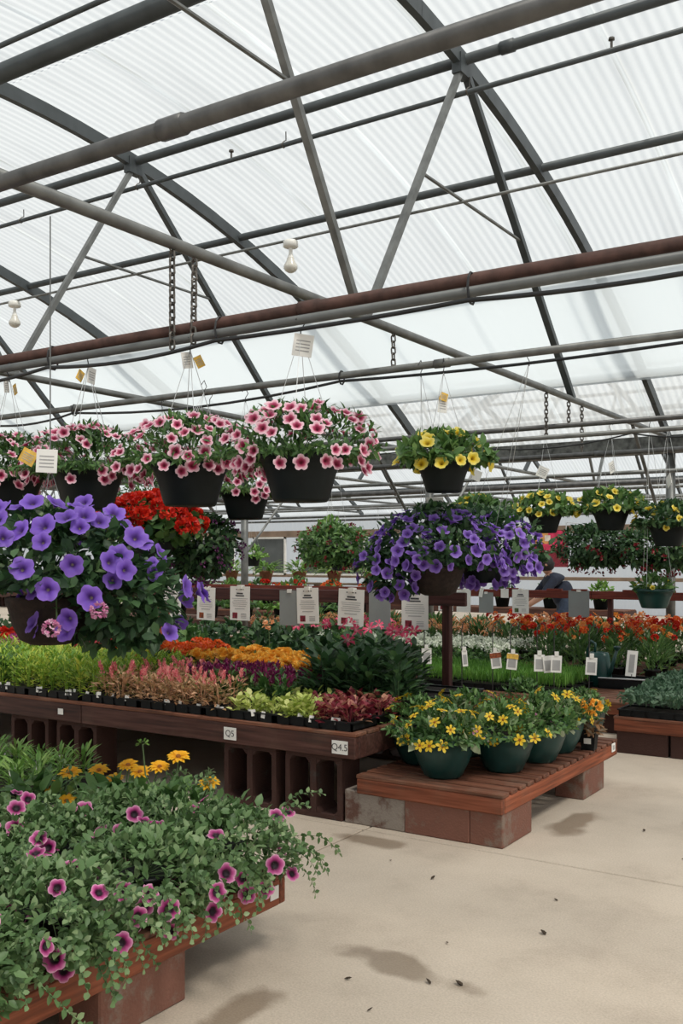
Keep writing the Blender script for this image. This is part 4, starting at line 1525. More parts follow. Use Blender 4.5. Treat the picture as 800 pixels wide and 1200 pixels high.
basket('lavender-purple petunia basket in a brown fibre pot below the lone yellow basket', -2.93, 5.60, 1.455, POT_BR, 0.175, [(pu_leaf[0], 0.10, 0.3), (bush(74, 500, 0.25, 0.25, 0.10, 0.22, 0.06, 0.5, 'leaf_dark', -0.1, 0.8, 0.3), (-0.24, -0.14, 0.02), 0)], [purples(140, 250, zc=0.06, lo=-0.32, drop=0.13), purples(30, 252, rx=0.27, ry=0.27, zc=0.0, lo=-0.9, hi=0.1, drop=0.22, off=(-0.24, -0.14, 0.02))], 1.26, rz=0.0, wires=3, lean=(-0.02, -0.18),
       tags=[((0, -0.03, 0.44), 0.11, 0.10, 'paper', (0, 0, yaw))])
basket('lavender-purple petunia basket trailing beside the brown fibre pot', -2.84, 6.08, 1.54, POT_B, 0.168, [(pu_leaf[1], 0.02, 1.3)], [purples(140, 251, zc=-0.02, rx=0.41, ry=0.41)], 1.22, rz=0.9, lean=(0, -0.65))

# violet petunia basket hung on the long rod from the truss
vi_leaf = bush(81, 1700, 0.42, 0.42, 0.27, 0.09, 0.06, 0.6, 'leaf_dark', 0.2, 0.7, 0.4, stems=40)
vb = basket('violet petunia basket in a brown fibre pot on a long rod from the truss', -3.17, 2.68, 1.345, POT_BR, 0.178, [(vi_leaf, 0.09, 0.2), (bush(82, 420, 0.30, 0.30, 0.27, 0.05, 0.05, 0.35, 'leaf_petunia', 0.6, 0.7, 0.5), 0.12, 1.0), (bush(83, 1100, 0.26, 0.26, 0.16, 0.24, 0.055, 0.6, 'leaf_dark', -0.1, 0.7, 0.3, stems=30), (0.25, 0.16, 0.0), 0.4)],
            [purples(74, 260, rx=0.44, ry=0.44, size=0.048, mat='petal_violet', zc=0.08, mind=0.62, lo=-0.25, hi=0.85, drop=0.12, face=(0.3, -0.45, 0)), purples(18, 261, rx=0.36, ry=0.36, size=0.046, mat='petal_violet', zc=0.0, lo=-0.5, hi=0.1, drop=0.22, off=(0.22, 0.13, 0))], 1.60, wires=4, reach=1.02, wmat='conduit', hook=False, wr=0.0022,
            tags=[((0, -0.015, 0.60), 0.085, 0.095, 'paper', (0, 0.05, yaw)), ((-0.09, -0.02, 0.60), 0.065, 0.06, 'label_yellow', (0.0, 0.5, yaw))])
tuft_pw = [ballflower('petal_pinkwhite', 90 + k, 90, 1.0, 0.42, 0.36, half=False, inner=0.62) for k in range(2)]
# two pink and white flower balls hanging out of the violet basket
for k, (px, py, pz) in enumerate([(0.455, -0.16, -0.035), (0.325, -0.27, -0.10)]):
    f = place('flower_ball', tuft_pw[k], vb, (px, py, pz), None, 0.038)
    f['label'] = 'pink and white verbena flower ball'
    MB().tube([(px, py, pz), (px * 0.8, py * 0.7, pz + 0.02), (px * 0.4, py * 0.3, 0.05)], 0.003, 5).build('stem', 'stem_green', vb)

# red geranium and dark trailing companion
ge_leaf = bush(91, 620, 0.33, 0.33, 0.13, 0.16, 0.075, 0.8, 'leaf_mid', 0.3, 0.7, 0.5)
red_ball = [ballflower('petal_red', 93 + k, 40, 1.0, 0.55, 0.5) for k in range(3)]
basket('scarlet geranium basket behind the violet petunias', -4.62, 4.75, 1.70, POT_B, 0.168, [(ge_leaf, 0.04, 0.5)],
       [dict(meshes=red_ball, n=64, rx=0.33, ry=0.33, top=0.20, drop=0.1, size=0.070, seed=270, lo=0.0, hi=0.95, mind=0.40)], 1.05, rz=0.1, lean=(0, 0.6), wires=4)
dp_leaf = bush(96, 1700, 0.33, 0.33, 0.22, 0.28, 0.06, 0.5, 'leaf_dark', 0.0, 0.8, 0.4, droop=0.3, stems=50)
pur_tuft = [ballflower('petal_darkpurple', 97 + k, 9, 1.0, 0.9, 0.6) for k in range(2)]
basket('dark green basket with plum-purple blooms beside the scarlet geranium', -4.70, 5.28, 1.60, POT_B, 0.168, [(dp_leaf, 0.02, 0.3)],
       [dict(meshes=pur_tuft, n=70, rx=0.34, ry=0.34, top=0.22, drop=0.28, size=0.026, seed=280, lo=-0.95, hi=0.6, mind=0.7)], 1.1, rz=0.0, lean=(0, 0.15))

# small far baskets in the other bay
fb = bush(101, 220, 0.28, 0.28, 0.22, 0.06, 0.11, 0.4, 'leaf_bright', 0.6, 0.6, 0.4)
for k, (x, y, z, lab) in enumerate([(-12.6, 15.9, 1.55, 'small yellow-green basket beside the braced steel post'), (-11.6, 17.6, 1.45, 'bushy green basket before the grey far windows'),
                                    (-9.6, 14.3, 2.0, 'small dark basket high beside the trailing red one'), (-10.6, 17.6, 1.32, 'lowest small green basket near the white far wall'),
                                    (-13.6, 15.9, 1.5, 'small green basket behind the scarlet geranium'), (-7.8, 15.9, 1.7, 'green basket in the farther bay behind purple petunias')]):
    basket(lab, x, y, z, POT_B, 0.168, [(fb, 0.02, k)], [], {15.9: 2.48, 17.6: 2.6, 14.3: 2.6}[y] - z, 'far small baskets', k)

# ------------------------------------------------------------------ bedding plants on the long bench
TRAY = MB()
TW, TD, TH = 0.535, 0.275, 0.055
TRAY.box((0, 0, 0.004), (TW, TD, 0.008))
for s_ in (-1, 1):
    TRAY.box((0, s_ * (TD / 2 - 0.004), TH / 2), (TW, 0.008, TH)).box((s_ * (TW / 2 - 0.004), 0, TH / 2), (0.008, TD, TH))
    TRAY.box((0, s_ * (TD / 2 + 0.004), TH - 0.004), (TW + 0.02, 0.012, 0.008)).box((s_ * (TW / 2 + 0.004), 0, TH - 0.004), (0.012, TD + 0.02, 0.008))
for k in range(5):
    x = -TW / 2 + TW * (k + 0.5) / 5
    TRAY.box((x, -TD / 2 - 0.003, 0.024), (0.085, 0.006, 0.044))
TRAY_ME = TRAY.mesh('tray_shell', 'black_plastic')
TSOIL = MB().box((0, 0, 0.038), (TW - 0.016, TD - 0.016, 0.008)).mesh('tray_soil', 'soil')
TLAB = MB().box((0, 0, 0.02), (0.028, 0.002, 0.04)).mesh('plant_label', 'paper')


def tray(x, y, z, label, group, seed=0, labels=2, rz=0):
    o = thing('plant_tray', label, 'tray', (x, y, z), rz, group)
    place('tray_shell', TRAY_ME, o)
    place('tray_soil', TSOIL, o)
    rng = random.Random(seed)
    for k in range(labels):
        place('plant_label', TLAB, o, (rng.uniform(-0.24, 0.24), -TD / 2 + 0.012 + rng.uniform(-0.02, 0), rng.uniform(0.025, 0.04)), (rng.uniform(-0.25, 0.1), rng.uniform(-0.2, 0.2), rng.uniform(-0.4, 0.6)))
    return o


def upright(seed, n, h, r, L, Wr, mat, spread=0.8, base=0.1, droop=0.25, name='foliage'):
    """upright clump: leaves up the stems, leaning out"""
    rng = np.random.default_rng(seed)
    t = base + (1 - base) * rng.uniform(0, 1, n)
    a = rng.uniform(0, 2 * PI, n)
    q = r * (0.35 + 0.5 * rng.uniform(0, 1, n)) * (1.15 - 0.55 * t)
    P = np.stack([np.cos(a) * q, np.sin(a) * q, t * h - L * 0.3], 1)
    D = np.stack([np.cos(a) * spread, np.sin(a) * spread, 0.35 + 0.9 * t], 1) + rng.normal(0, 0.25, (n, 3))
    N = np.array([0, 0, 1.0]) - np.stack([np.cos(a), np.sin(a), 0 * a], 1) * 0.3 + rng.normal(0, 0.2, (n, 3))
    Ls = rng.uniform(0.7, 1.25, n) * L
    parts = [leafset(P, D, N, Ls, Ls * Wr, droop=droop)]
    m = 5
    B = np.stack([np.cos(a[:m]) * r * 0.25, np.sin(a[:m]) * r * 0.25, np.full(m, h * 0.8)], 1)
    parts.append(stemset(rng, B * np.array([0.3, 0.3, 0]), B, 0.003))
    V, T = join(parts)
    return npmesh(name, V, T, mat)


FOL = {
    'coleus_burgundy': [upright(300 + k, 34, 0.11, 0.075, 0.055, 0.62, 'leaf_burgundy') for k in range(2)],
    'coleus_chartreuse': [upright(303 + k, 34, 0.11, 0.075, 0.055, 0.62, 'leaf_chartreuse') for k in range(2)],
    'celosia_pink': [upright(306 + k, 85, 0.16, 0.11, 0.05, 0.30, 'leaf_rosy', 1.1) for k in range(2)],
    'celosia_burgundy': [upright(309 + k, 70, 0.17, 0.08, 0.065, 0.34, 'leaf_mid') for k in range(2)],
    'celosia_yellow': [upright(312 + k, 110, 0.25, 0.10, 0.055, 0.24, 'leaf_yellowgreen', 0.9) for k in range(2)],
    'leafy': [upright(315 + k, 36, 0.18, 0.11, 0.09, 0.55, 'leaf_mid') for k in range(2)],
    'begonia': [upright(318 + k, 30, 0.16, 0.10, 0.075, 0.7, 'leaf_mid') for k in range(2)],
    'geranium': [upright(321 + k, 34, 0.19, 0.11, 0.075, 0.85, 'leaf_dark') for k in range(2)],
    'lily': [upright(324 + k, 75, 0.34, 0.13, 0.11, 0.38, 'leaf_dark', 1.1) for k in range(2)],
    'shrubby': [bush(327 + k, 210, 0.18, 0.18, 0.30, 0.0, 0.085, 0.55, 'leaf_dark', 0.6, 0.6, 0.4) for k in range(2)],
    'shrub_bright': [bush(330 + k, 210, 0.18, 0.18, 0.26, 0.0, 0.075, 0.55, 'leaf_mid', 0.6, 0.6, 0.4) for k in range(2)],
}
HEAD = {
    'plume_pink': [plume('plume_pink', 340 + k) for k in range(2)],
    'plume_burgundy': [plume('plume_burgundy', 342 + k) for k in range(2)],
    'plume_orange': [plume('petal_orange', 344 + k) for k in range(2)],
    'begonia': [ballflower('petal_orange', 346 + k, 26) for k in range(3)],
    'orangered': [ballflower('petal_orangered', 350 + k, 30, 1, 0.6, 0.5) for k in range(2)],
    'rose': [ballflower('petal_rose', 353 + k, 30, 1, 0.6, 0.5) for k in range(2)],
    'magenta': [ballflower('petal_magenta', 356 + k, 30, 1, 0.6, 0.5) for k in range(2)],
    'red': red_ball,
    'lily': [rayflower('petal_lily', 6, 0.36, 0.34, 0.05, 360 + k, 1, 0.28) for k in range(2)],
    'apricot': [ballflower('petal_apricot', 363 + k, 22, 1, 0.7, 0.5) for k in range(2)],
    'daisy': [rayflower('petal_daisy_orange', 9, 0.42, 0.2, 0.1, 366 + k, 1) for k in range(2)],
    'white': [ballflower('petal_white', 370 + k, 14, 1, 0.7, 0.6) for k in range(2)],
}
# kind: category, label, group, foliage, head, heads per plant, head size, head height, spread, plume?
KIND = {
    'coleus_burgundy': ('coleus', 'low burgundy and cream coleus seedling at the bench corner', 'burgundy coleus seedlings', 'coleus_burgundy', None, 0, 0, 0, 0),
    'coleus_chartreuse': ('coleus', 'low chartreuse coleus seedling with dark leaf centres in the front trays', 'chartreuse coleus seedlings', 'coleus_chartreuse', None, 0, 0, 0, 0),
    'celosia_pink': ('celosia', 'rosy bronze celosia with soft pink plumes', 'pink celosia plants', 'celosia_pink', 'plume_pink', 2, 0.075, 0.13, 0.06),
    'celosia_burgundy': ('celosia', 'green celosia with dark burgundy plumes behind the coleus', 'burgundy celosia plants', 'celosia_burgundy', 'plume_burgundy', 4, 0.085, 0.13, 0.06),
    'celosia_yellow': ('celosia', 'tall feathery yellow-green celosia', 'yellow-green celosia plants', 'celosia_yellow', None, 0, 0.07, 0.22, 0.03),
    'leafy': ('bedding plant', 'leafy green bedding plant without flowers', 'plain green bedding plants', 'leafy', None, 0, 0, 0, 0),
    'begonia': ('begonia', 'golden-orange begonia with ruffled double flowers', 'orange begonias', 'begonia', 'begonia', 4, 0.055, 0.19, 0.075),
    'geranium_orange': ('geranium', 'orange-red geranium with rounded flower heads', 'orange-red geraniums', 'geranium', 'orangered', 4, 0.048, 0.225, 0.075),
    'geranium_rose': ('geranium', 'rose-red geranium with rounded flower heads', 'rose-red geraniums', 'geranium', 'rose', 4, 0.050, 0.225, 0.075),
    'geranium_magenta': ('geranium', 'magenta-pink geranium with rounded flower heads', 'magenta geraniums', 'geranium', 'magenta', 4, 0.050, 0.225, 0.075),
    'geranium_red': ('geranium', 'scarlet bedding geranium beyond the magenta ones', 'scarlet bedding geraniums', 'geranium', 'red', 4, 0.050, 0.225, 0.075),
    'lily_pink': ('lily', 'dark-leaved lily with pink and white trumpet flower', 'flowering pink lilies', 'lily', 'lily', 1, 0.062, 0.42, 0.07),
    'lily_green': ('lily', 'dark-leaved lily not yet in flower', 'lilies without flowers', 'lily', None, 0, 0, 0, 0),
}


def bedding(kind, x, y, z, rng, scale=1.0):
    cat, lab, grp, fol, head, nh, hs, hz, sp_ = KIND[kind]
    o = thing(fol.split('_')[0] + '_plant', lab, cat, (x, y, z), rng.uniform(0, 6.28), grp)
    sc = scale * rng.uniform(0.88, 1.14)
    f = place('foliage', rng.choice(FOL[fol]), o, (0, 0, 0), None, sc)
    f['kind'] = 'stuff'
    for k in range(nh):
        a = 2 * PI * (k + rng.uniform(-0.3, 0.3)) / nh
        q = sp_ * rng.uniform(0.5, 1.1) if nh > 1 else 0.0
        me = rng.choice(HEAD[head])
        d = Vector((math.cos(a) * 0.35, math.sin(a) * 0.35, 1)) + Vector((0, -0.15, 0))
        if head == 'lily':
            d = Vector((math.cos(a) * 0.9, math.sin(a) * 0.9, 0.55))
        place('flower_plume' if head.startswith('plume') else 'flower', me, o, (math.cos(a) * q, math.sin(a) * q, hz * sc * rng.uniform(0.9, 1.08)), up_quat(d, rng.uniform(0, 6.28)), hs * rng.uniform(0.8, 1.15))
    return o


def bed_kind(row, x, rng):
    x = x + rng.uniform(-0.06, 0.06)
    if row == 0:
        return 'coleus_burgundy' if x > -3.30 else 'coleus_chartreuse' if x > -3.93 else 'celosia_pink' if x > -5.02 else 'celosia_yellow' if x > -6.15 else 'leafy'
    if row == 1:
        return 'coleus_burgundy' if x > -3.42 else 'coleus_chartreuse' if x > -3.72 else 'celosia_burgundy' if x > -4.55 else 'celosia_pink' if x > -5.05 else 'celosia_yellow' if x > -6.5 else 'leafy'
    if row == 2:
        return ('lily_green' if rng.random() < 0.9 else 'lily_pink') if x > -3.7 else 'celosia_burgundy' if x > -4.7 else 'celosia_pink' if x > -4.95 else 'celosia_yellow' if x > -7.0 else 'leafy'
    if row in (3, 4):
        if x > -3.95:
            return 'lily_green' if rng.random() < (0.7 if row == 3 else 0.5) else 'lily_pink'
        return 'begonia' if x > -5.05 else 'geranium_orange' if x > -5.95 else 'geranium_rose' if x > -6.45 else 'geranium_magenta' if x > -7.2 else 'geranium_red'
    if x > -4.15:
        return 'lily_pink' if rng.random() < 0.6 else 'lily_green'
    return 'leafy'


rngb = random.Random(77)
TRAYLAB = {'coleus': 'black tray of coleus seedlings on the long bench', 'celosia': 'black tray of celosia on the long bench', 'other': 'black tray of bedding plants on the long bench'}
for row in range(6):
    yt = 4.79 + 0.292 * row
    for col in range(12):
        xt = -3.24 - 0.558 * col
        pp = proj((xt + 0.4, yt, Z1 + 0.2))
        if pp is None or pp[0] < -40:
            continue
        kinds = set()
        big = row >= 2 and xt > -4.0 or row == 5
        nxp, nyp = (3, 2) if (row >= 3 or big) else (6, 3) if row < 2 and xt > -3.6 - 0.1 * (1 - row) else (4, 2)
        cells = []
        for i in range(nxp):
            for j in range(nyp):
                px = xt - TW / 2 + TW * (i + 0.5) / nxp + rngb.uniform(-0.015, 0.015)
                py = yt - TD / 2 + TD * (j + 0.5) / nyp + rngb.uniform(-0.015, 0.015)
                kd = bed_kind(row, px, rngb)
                if kd.startswith('lily') and px > -3.0 - 0.42 * (py - 5.3):
                    continue
                kinds.add(kd.split('_')[0])
                bedding(kd, px, py, Z1 + 0.042, rngb, 0.85 if kd.startswith('coleus') else 1.0)
        k0 = kinds.pop() if len(kinds) == 1 else 'mixed'
        lb = {'coleus': 'coleus seedlings', 'celosia': 'celosia', 'lily': 'lilies', 'begonia': 'orange begonias', 'geranium': 'geraniums', 'leafy': 'green bedding plants', 'mixed': 'mixed bedding plants'}[k0]
        tray(xt, yt, Z1, 'black plastic tray of %s on the long bench' % lb, 'trays on the long bench', row * 20 + col, 5 if row == 0 else (2 if row < 3 else 1))

# taller pots behind the dark rail
for i in range(12):
    for j in range(3):
        x = -4.45 - 0.40 * i + rngb.uniform(-0.05, 0.05)
        y = 6.72 + 0.33 * j + rngb.uniform(-0.04, 0.04)
        pp = proj((x + 0.2, y, 0.8))
        if pp is None or pp[0] < -30:
            continue
        br = (i * 7 + j * 3) % 4 == 0
        o = thing('potted_shrub', 'brighter green leafy pot plant behind the dark sign rail' if br else 'dark green leafy pot plant behind the dark sign rail', 'pot plant',
                  (x, y, Z1), rngb.uniform(0, 6), 'pot plants behind the dark rail')
        place('pot', cached('smallpot', lambda: MB().lathe([(0.001, 0), (0.055, 0), (0.075, 0.11), (0.082, 0.11), (0.082, 0.125), (0.07, 0.12), (0.001, 0.115)], 12).mesh('pot', 'black_plastic', True)), o)
        f = place('foliage', rngb.choice(FOL['shrub_bright' if br else 'shrubby']), o, (0, 0, 0.11), None, rngb.uniform(0.85, 1.05))
        f['kind'] = 'stuff'
        if i < 3 and rngb.random() < 0.8:
            for q in range(3):
                place('flower', rngb.choice(HEAD['lily']), o, (rngb.uniform(-0.13, 0.13), rngb.uniform(-0.13, 0.13), rngb.uniform(0.38, 0.46)), up_quat((rngb.uniform(-1, 1), rngb.uniform(-1.2, 0.4), 0.6), 0), 0.065)
o = thing('apricot_flower', 'single apricot bloom on a stalk before the bare dark leaves', 'flower', (-4.75, 6.20, Z1 + 0.05), 0)
MB().tube([(0, 0, 0), (0.01, 0, 0.2), (0, 0, 0.40)], 0.004, 5).build('stalk', 'stem_green', o)
place('bloom', HEAD['apricot'][0], o, (0, 0, 0.40), up_quat((0.3, -0.7, 0.6), 0), 0.055)

# ------------------------------------------------------------------ teal pots on the pallet
BOWL = potmesh(bowl_profile(0.180, 0.225), 'pot_teal', 28)
BOWL_S = potmesh(bowl_profile(0.150, 0.225), 'pot_teal', 28)
star = [rayflower('petal_star', 6, 0.46, 0.10, 0.12, 400 + k) for k in range(3)]
star_disc = discmesh('flower_disc', 0.20, 0.12)
bid_leaf = [bush(410 + k, 900, 0.25, 0.25, 0.17, 0.03, 0.042, 0.42, 'leaf_mid', 0.5, 0.8, 0.35, stems=30) for k in range(3)]
var_leaf = [bush(415 + k, 60, 0.23, 0.23, 0.12, 0.06, 0.07, 0.6, 'leaf_variegated', 0.4, 0.5, 0.85) for k in range(2)]
lilac = [ballflower('petal_pinkwhite', 418, 9, 1, 0.8, 0.6)]


def teal_pot(label, x, y, me, r, fol, n, seed, rz=0, var=True, sc=1.0, fl=star, disc=star_disc, fsize=0.036, group=None):
    o = thing('flower_pot', label, 'flower pot', (x, y, ZP + 0.225), rz, group)
    place('pot', me, o)
    place('soil', soil(r * 0.93), o)
    f = place('foliage', fol, o, (0, 0, 0.0), None, sc)
    f['kind'] = 'stuff'
    if var:
        f = place('foliage', var_leaf[seed % 2], o, (0, 0, 0.0), (0, 0, seed), sc)
        f['kind'] = 'stuff'
    if n:
        scatter_flowers(o, fl, int(n * 0.7), 0.25 * sc, 0.25 * sc, 0.19 * sc, 0.06, fsize, seed, -0.3, 0.75, 0.0, 0.75, disc)
        scatter_flowers(o, lilac, 4, 0.25 * sc, 0.25 * sc, 0.15 * sc, 0.06, 0.02, seed + 50, -0.4, 0.4, 0.0, 1.2)
    return o


teal_pot('broad teal bowl of yellow star flowers at the near corner of the pallet', -2.52, 4.89, BOWL, 0.178, bid_leaf[0], 30, 420, 0.0)
teal_pot('teal bowl of yellow star flowers, second along the open pallet edge', -2.30, 5.22, BOWL, 0.178, bid_leaf[1], 26, 421, 1.0)
teal_pot('teal bowl of yellow star flowers, third along the open pallet edge', -2.24, 5.58, BOWL, 0.178, bid_leaf[2], 16, 422, 2.0)
teal_pot('teal bowl half hidden before the small square pot', -2.25, 5.92, BOWL, 0.165, bid_leaf[0], 14, 423, 3.0, sc=0.9)
teal_pot('smaller upright teal pot at the far end of the pallet', -2.23, 6.36, BOWL_S, 0.150, bid_leaf[1], 10, 424, 4.0, sc=0.72)
teal_pot('teal bowl tucked against the long bench at the pallet corner', -2.80, 5.14, BOWL, 0.165, bid_leaf[2], 20, 425, 5.0, False)
teal_pot('teal bowl of yellow star flowers in the inner row of the pallet', -2.68, 5.52, BOWL, 0.165, bid_leaf[1], 16, 427, 2.2)
par = bush(430, 900, 0.19, 0.19, 0.20, 0.04, 0.035, 0.5, 'leaf_mid', 0.4, 0.7, 0.55)
teal_pot('teal pot with a dense round mound of plain green leaves', -2.55, 6.10, BOWL_S, 0.150, par, 0, 426, 0, False)
sq = thing('square_pot', 'small dark square pot with orange blooms between teal pots', 'flower pot', (-2.095, 6.09, ZP), 0.1)
MB().add([(-.04, -.04, 0), (.04, -.04, 0), (.04, .04, 0), (-.04, .04, 0), (-.05, -.05, .13), (.05, -.05, .13), (.05, .05, .13), (-.05, .05, .13)],
         [(3, 2, 1, 0), (4, 5, 6, 7), (0, 1, 5, 4), (1, 2, 6, 5), (2, 3, 7, 6), (3, 0, 4, 7)]).build('pot', 'black_plastic', sq)
MB().box((0.0, -0.049, 0.06), (0.045, 0.003, 0.035), Matrix.Rotation(0.075, 3, 'X')).build('pot_label', 'paper', sq)
f = place('foliage', bush(431, 130, 0.10, 0.10, 0.16, 0.05, 0.05, 0.4, 'leaf_bronze', 0.5, 0.6, 0.3), sq, (0, 0, 0.13))
f['kind'] = 'stuff'
for k, (px, py, pz, s_) in enumerate([(0.05, -0.02, 0.29, 0.045), (-0.02, -0.05, 0.26, 0.035), (0.03, -0.06, 0.23, 0.035), (-0.06, 0.0, 0.30, 0.035)]):
    place('flower', HEAD['begonia'][k % 3], sq, (px, py, pz), up_quat((0.4, -0.8, 0.5), k), s_)

# ------------------------------------------------------------------ foreground petunias and false sunflowers
ZF = 0.29
NURSERY = MB().lathe([(0.001, 0), (0.06, 0), (0.085, 0.12), (0.092, 0.12), (0.092, 0.135), (0.08, 0.13), (0.001, 0.125)], 14).mesh('pot', 'black_plastic', True)


def single_leaf(name, mat, Wr, droop=0.25, fold=0.15):
    V, T = leafset(np.zeros((1, 3)), np.array([[0, 1.0, 0]]), np.array([[0, 0, 1.0]]), 1.0, Wr, fold=fold, droop=droop)
    return npmesh(name, V, T, mat)


pet_single = [single_leaf('leaf', 'leaf_petunia', w, d) for w, d in ((0.55, 0.2), (0.62, 0.4), (0.45, 0.1))]
hel_single = [single_leaf('leaf', 'leaf_mid', w, d) for w, d in ((0.5, 0.3), (0.45, 0.5))]


def leaf_parts(o, meshes, n, rx, ry, top, drop, L, seed, zc):
    rng = random.Random(seed)
    for k in range(n):
        a = rng.uniform(0, 6.28)
        el = rng.uniform(-0.5, 1.0) * PI / 2 * 0.9
        c = math.cos(el)
        z = math.sin(el) * (top if el > 0 else drop)
        p = Vector((math.cos(a) * c * rx, math.sin(a) * c * ry, z)) * rng.uniform(0.93, 1.05) + Vector((0, 0, zc))
        out = Vector((math.cos(a) * c, math.sin(a) * c, math.sin(el) * 0.5 + 0.25)) + Vector((rng.gauss(0, 0.4), rng.gauss(0, 0.4), rng.gauss(0, 0.3)))
        y = out.normalized()
        nn = Vector((math.cos(a) * 0.4, math.sin(a) * 0.4, 1.0)) + Vector((rng.gauss(0, 0.3), rng.gauss(0, 0.3), 0))
        x = y.cross(nn).normalized()
        zz = x.cross(y)
        q = Matrix((x, y, zz)).transposed().to_quaternion()
        place('leaf', rng.choice(meshes), o, p, q, L * rng.uniform(0.75, 1.25))


pet_leaf = [bush(440 + k, 1700, 0.28, 0.28, 0.15, 0.15, 0.036, 0.55, 'leaf_petunia', 0.5, 0.8, 0.5, stems=70, power=0.4) for k in range(4)]
SHOOT = []
for k in range(3):
    rng = np.random.default_rng(460 + k)
    n = 26
    t = np.linspace(0.05, 1, n)
    L = 0.24
    cx = np.stack([t * L, 0.03 * np.sin(t * 3 + k), 0.10 * np.sin(t * 2.2)], 1)
    a = np.arange(n) * 2.4
    D = np.stack([np.full(n, 0.6), np.cos(a), np.sin(a)], 1)
    V1 = leafset(cx, D, np.stack([np.full(n, 0.6), -np.sin(a) * 0.3, np.full(n, 1.0)], 1), 0.032 * (1.1 - 0.5 * t), 0.016)
    A_ = cx[:-1]
    B_ = cx[1:]
    V2 = stemset(rng, A_, B_, 0.0022)
    SHOOT.append(npmesh('shoot', *join([V1, V2]), 'leaf_petunia'))
throat = npmesh('throat', [(0.30 * math.cos(2 * PI * k / 10), 0.30 * math.sin(2 * PI * k / 10), -0.16) for k in range(10)] + [(0, 0, -0.45)], [(10, k, (k + 1) % 10) for k in range(10)], 'throat_dark')


def petunia(label, x, y, k, n, zoff=0.0, arc=None):
    o = thing('petunia_plant', label, 'petunia', (x, y, ZF), 0.0, 'veined petunias on the low bench')
    place('pot', NURSERY, o)
    f = place('foliage', pet_leaf[k % 4], o, (0, 0, 0.12 + zoff), (0, 0, k * 1.1))
    f['kind'] = 'stuff'
    leaf_parts(o, pet_single, 55, 0.285, 0.285, 0.155, 0.15, 0.046, 470 + k, 0.12 + zoff)
    rng = random.Random(480 + k)
    for q in range(6):
        a = rng.uniform(0, 6.28)
        place('shoot', rng.choice(SHOOT), o, (math.cos(a) * 0.18, math.sin(a) * 0.18, 0.18 + zoff + rng.uniform(-0.08, 0.04)), (0, rng.uniform(-0.5, 0.1), a))
    for q in range(14 if x > -2.6 else 0):
        a = rng.uniform(-0.9, 0.9)
        place('shoot', rng.choice(SHOOT), o, (0.13 * math.cos(a), 0.24 * math.sin(a), rng.uniform(0.04, 0.16)), (rng.uniform(-1, 1), rng.uniform(0.0, 0.85), a), rng.uniform(0.8, 1.2))
    scatter_flowers(o, FUN['petal_veined'], n, 0.30, 0.30, 0.165, 0.15, 0.034, 490 + k, -0.8, 0.6, 0.12 + zoff, 1.0, throat, 0.15, 1.05, (0.45, -0.6, 0.2))
    return o


PET = [(-2.42, 2.86, 19, 'purple-veined petunia at the bench corner, trailing over the ticket'), (-2.41, 2.44, 20, 'purple-veined petunia on the open bench edge above the red block'),
       (-2.40, 2.02, 18, 'purple-veined petunia on the open bench edge, spilling far over the board'), (-2.38, 1.62, 14, 'purple-veined petunia at the near end of the open bench edge'),
       (-2.88, 2.48, 13, 'purple-veined petunia in the second row before the false sunflowers'), (-2.86, 2.06, 13, 'purple-veined petunia in the second row, amid other petunias'),
       (-2.84, 1.66, 8, 'purple-veined petunia in the second row near the bench end'), (-3.28, 2.40, 8, 'purple-veined petunia in the third row behind the false sunflowers'),
       (-3.27, 1.98, 6, 'purple-veined petunia in the innermost row of the low bench'), (-2.90, 2.82, 7, 'purple-veined petunia between the corner plant and false sunflowers')]
for k, (x, y, n, lab) in enumerate(PET):
    petunia(lab, x, y, k, n)
# trailing stems over the open edge
heli = [rayflower('petal_gold', 13, 0.30, 0.12, 0.15, 500 + k, 2) for k in range(3)]
hdisc = discmesh('flower_disc', 0.24, 0.2)
hel_leaf = [bush(505 + k, 150, 0.20, 0.20, 0.13, 0.05, 0.085, 0.45, 'leaf_mid', 0.3, 0.6, 0.4, stems=20) for k in range(2)]
cw, sw = math.cos(yaw), math.sin(yaw)


def at(px, py, d):
    """point at a given distance, measured once off the photograph"""
    r, u = (px - 400) / 1145 * d, (655 - py) / 1145 * d
    return Vector((-sw * d + cw * r, cw * d + sw * r, 1.5 + u))


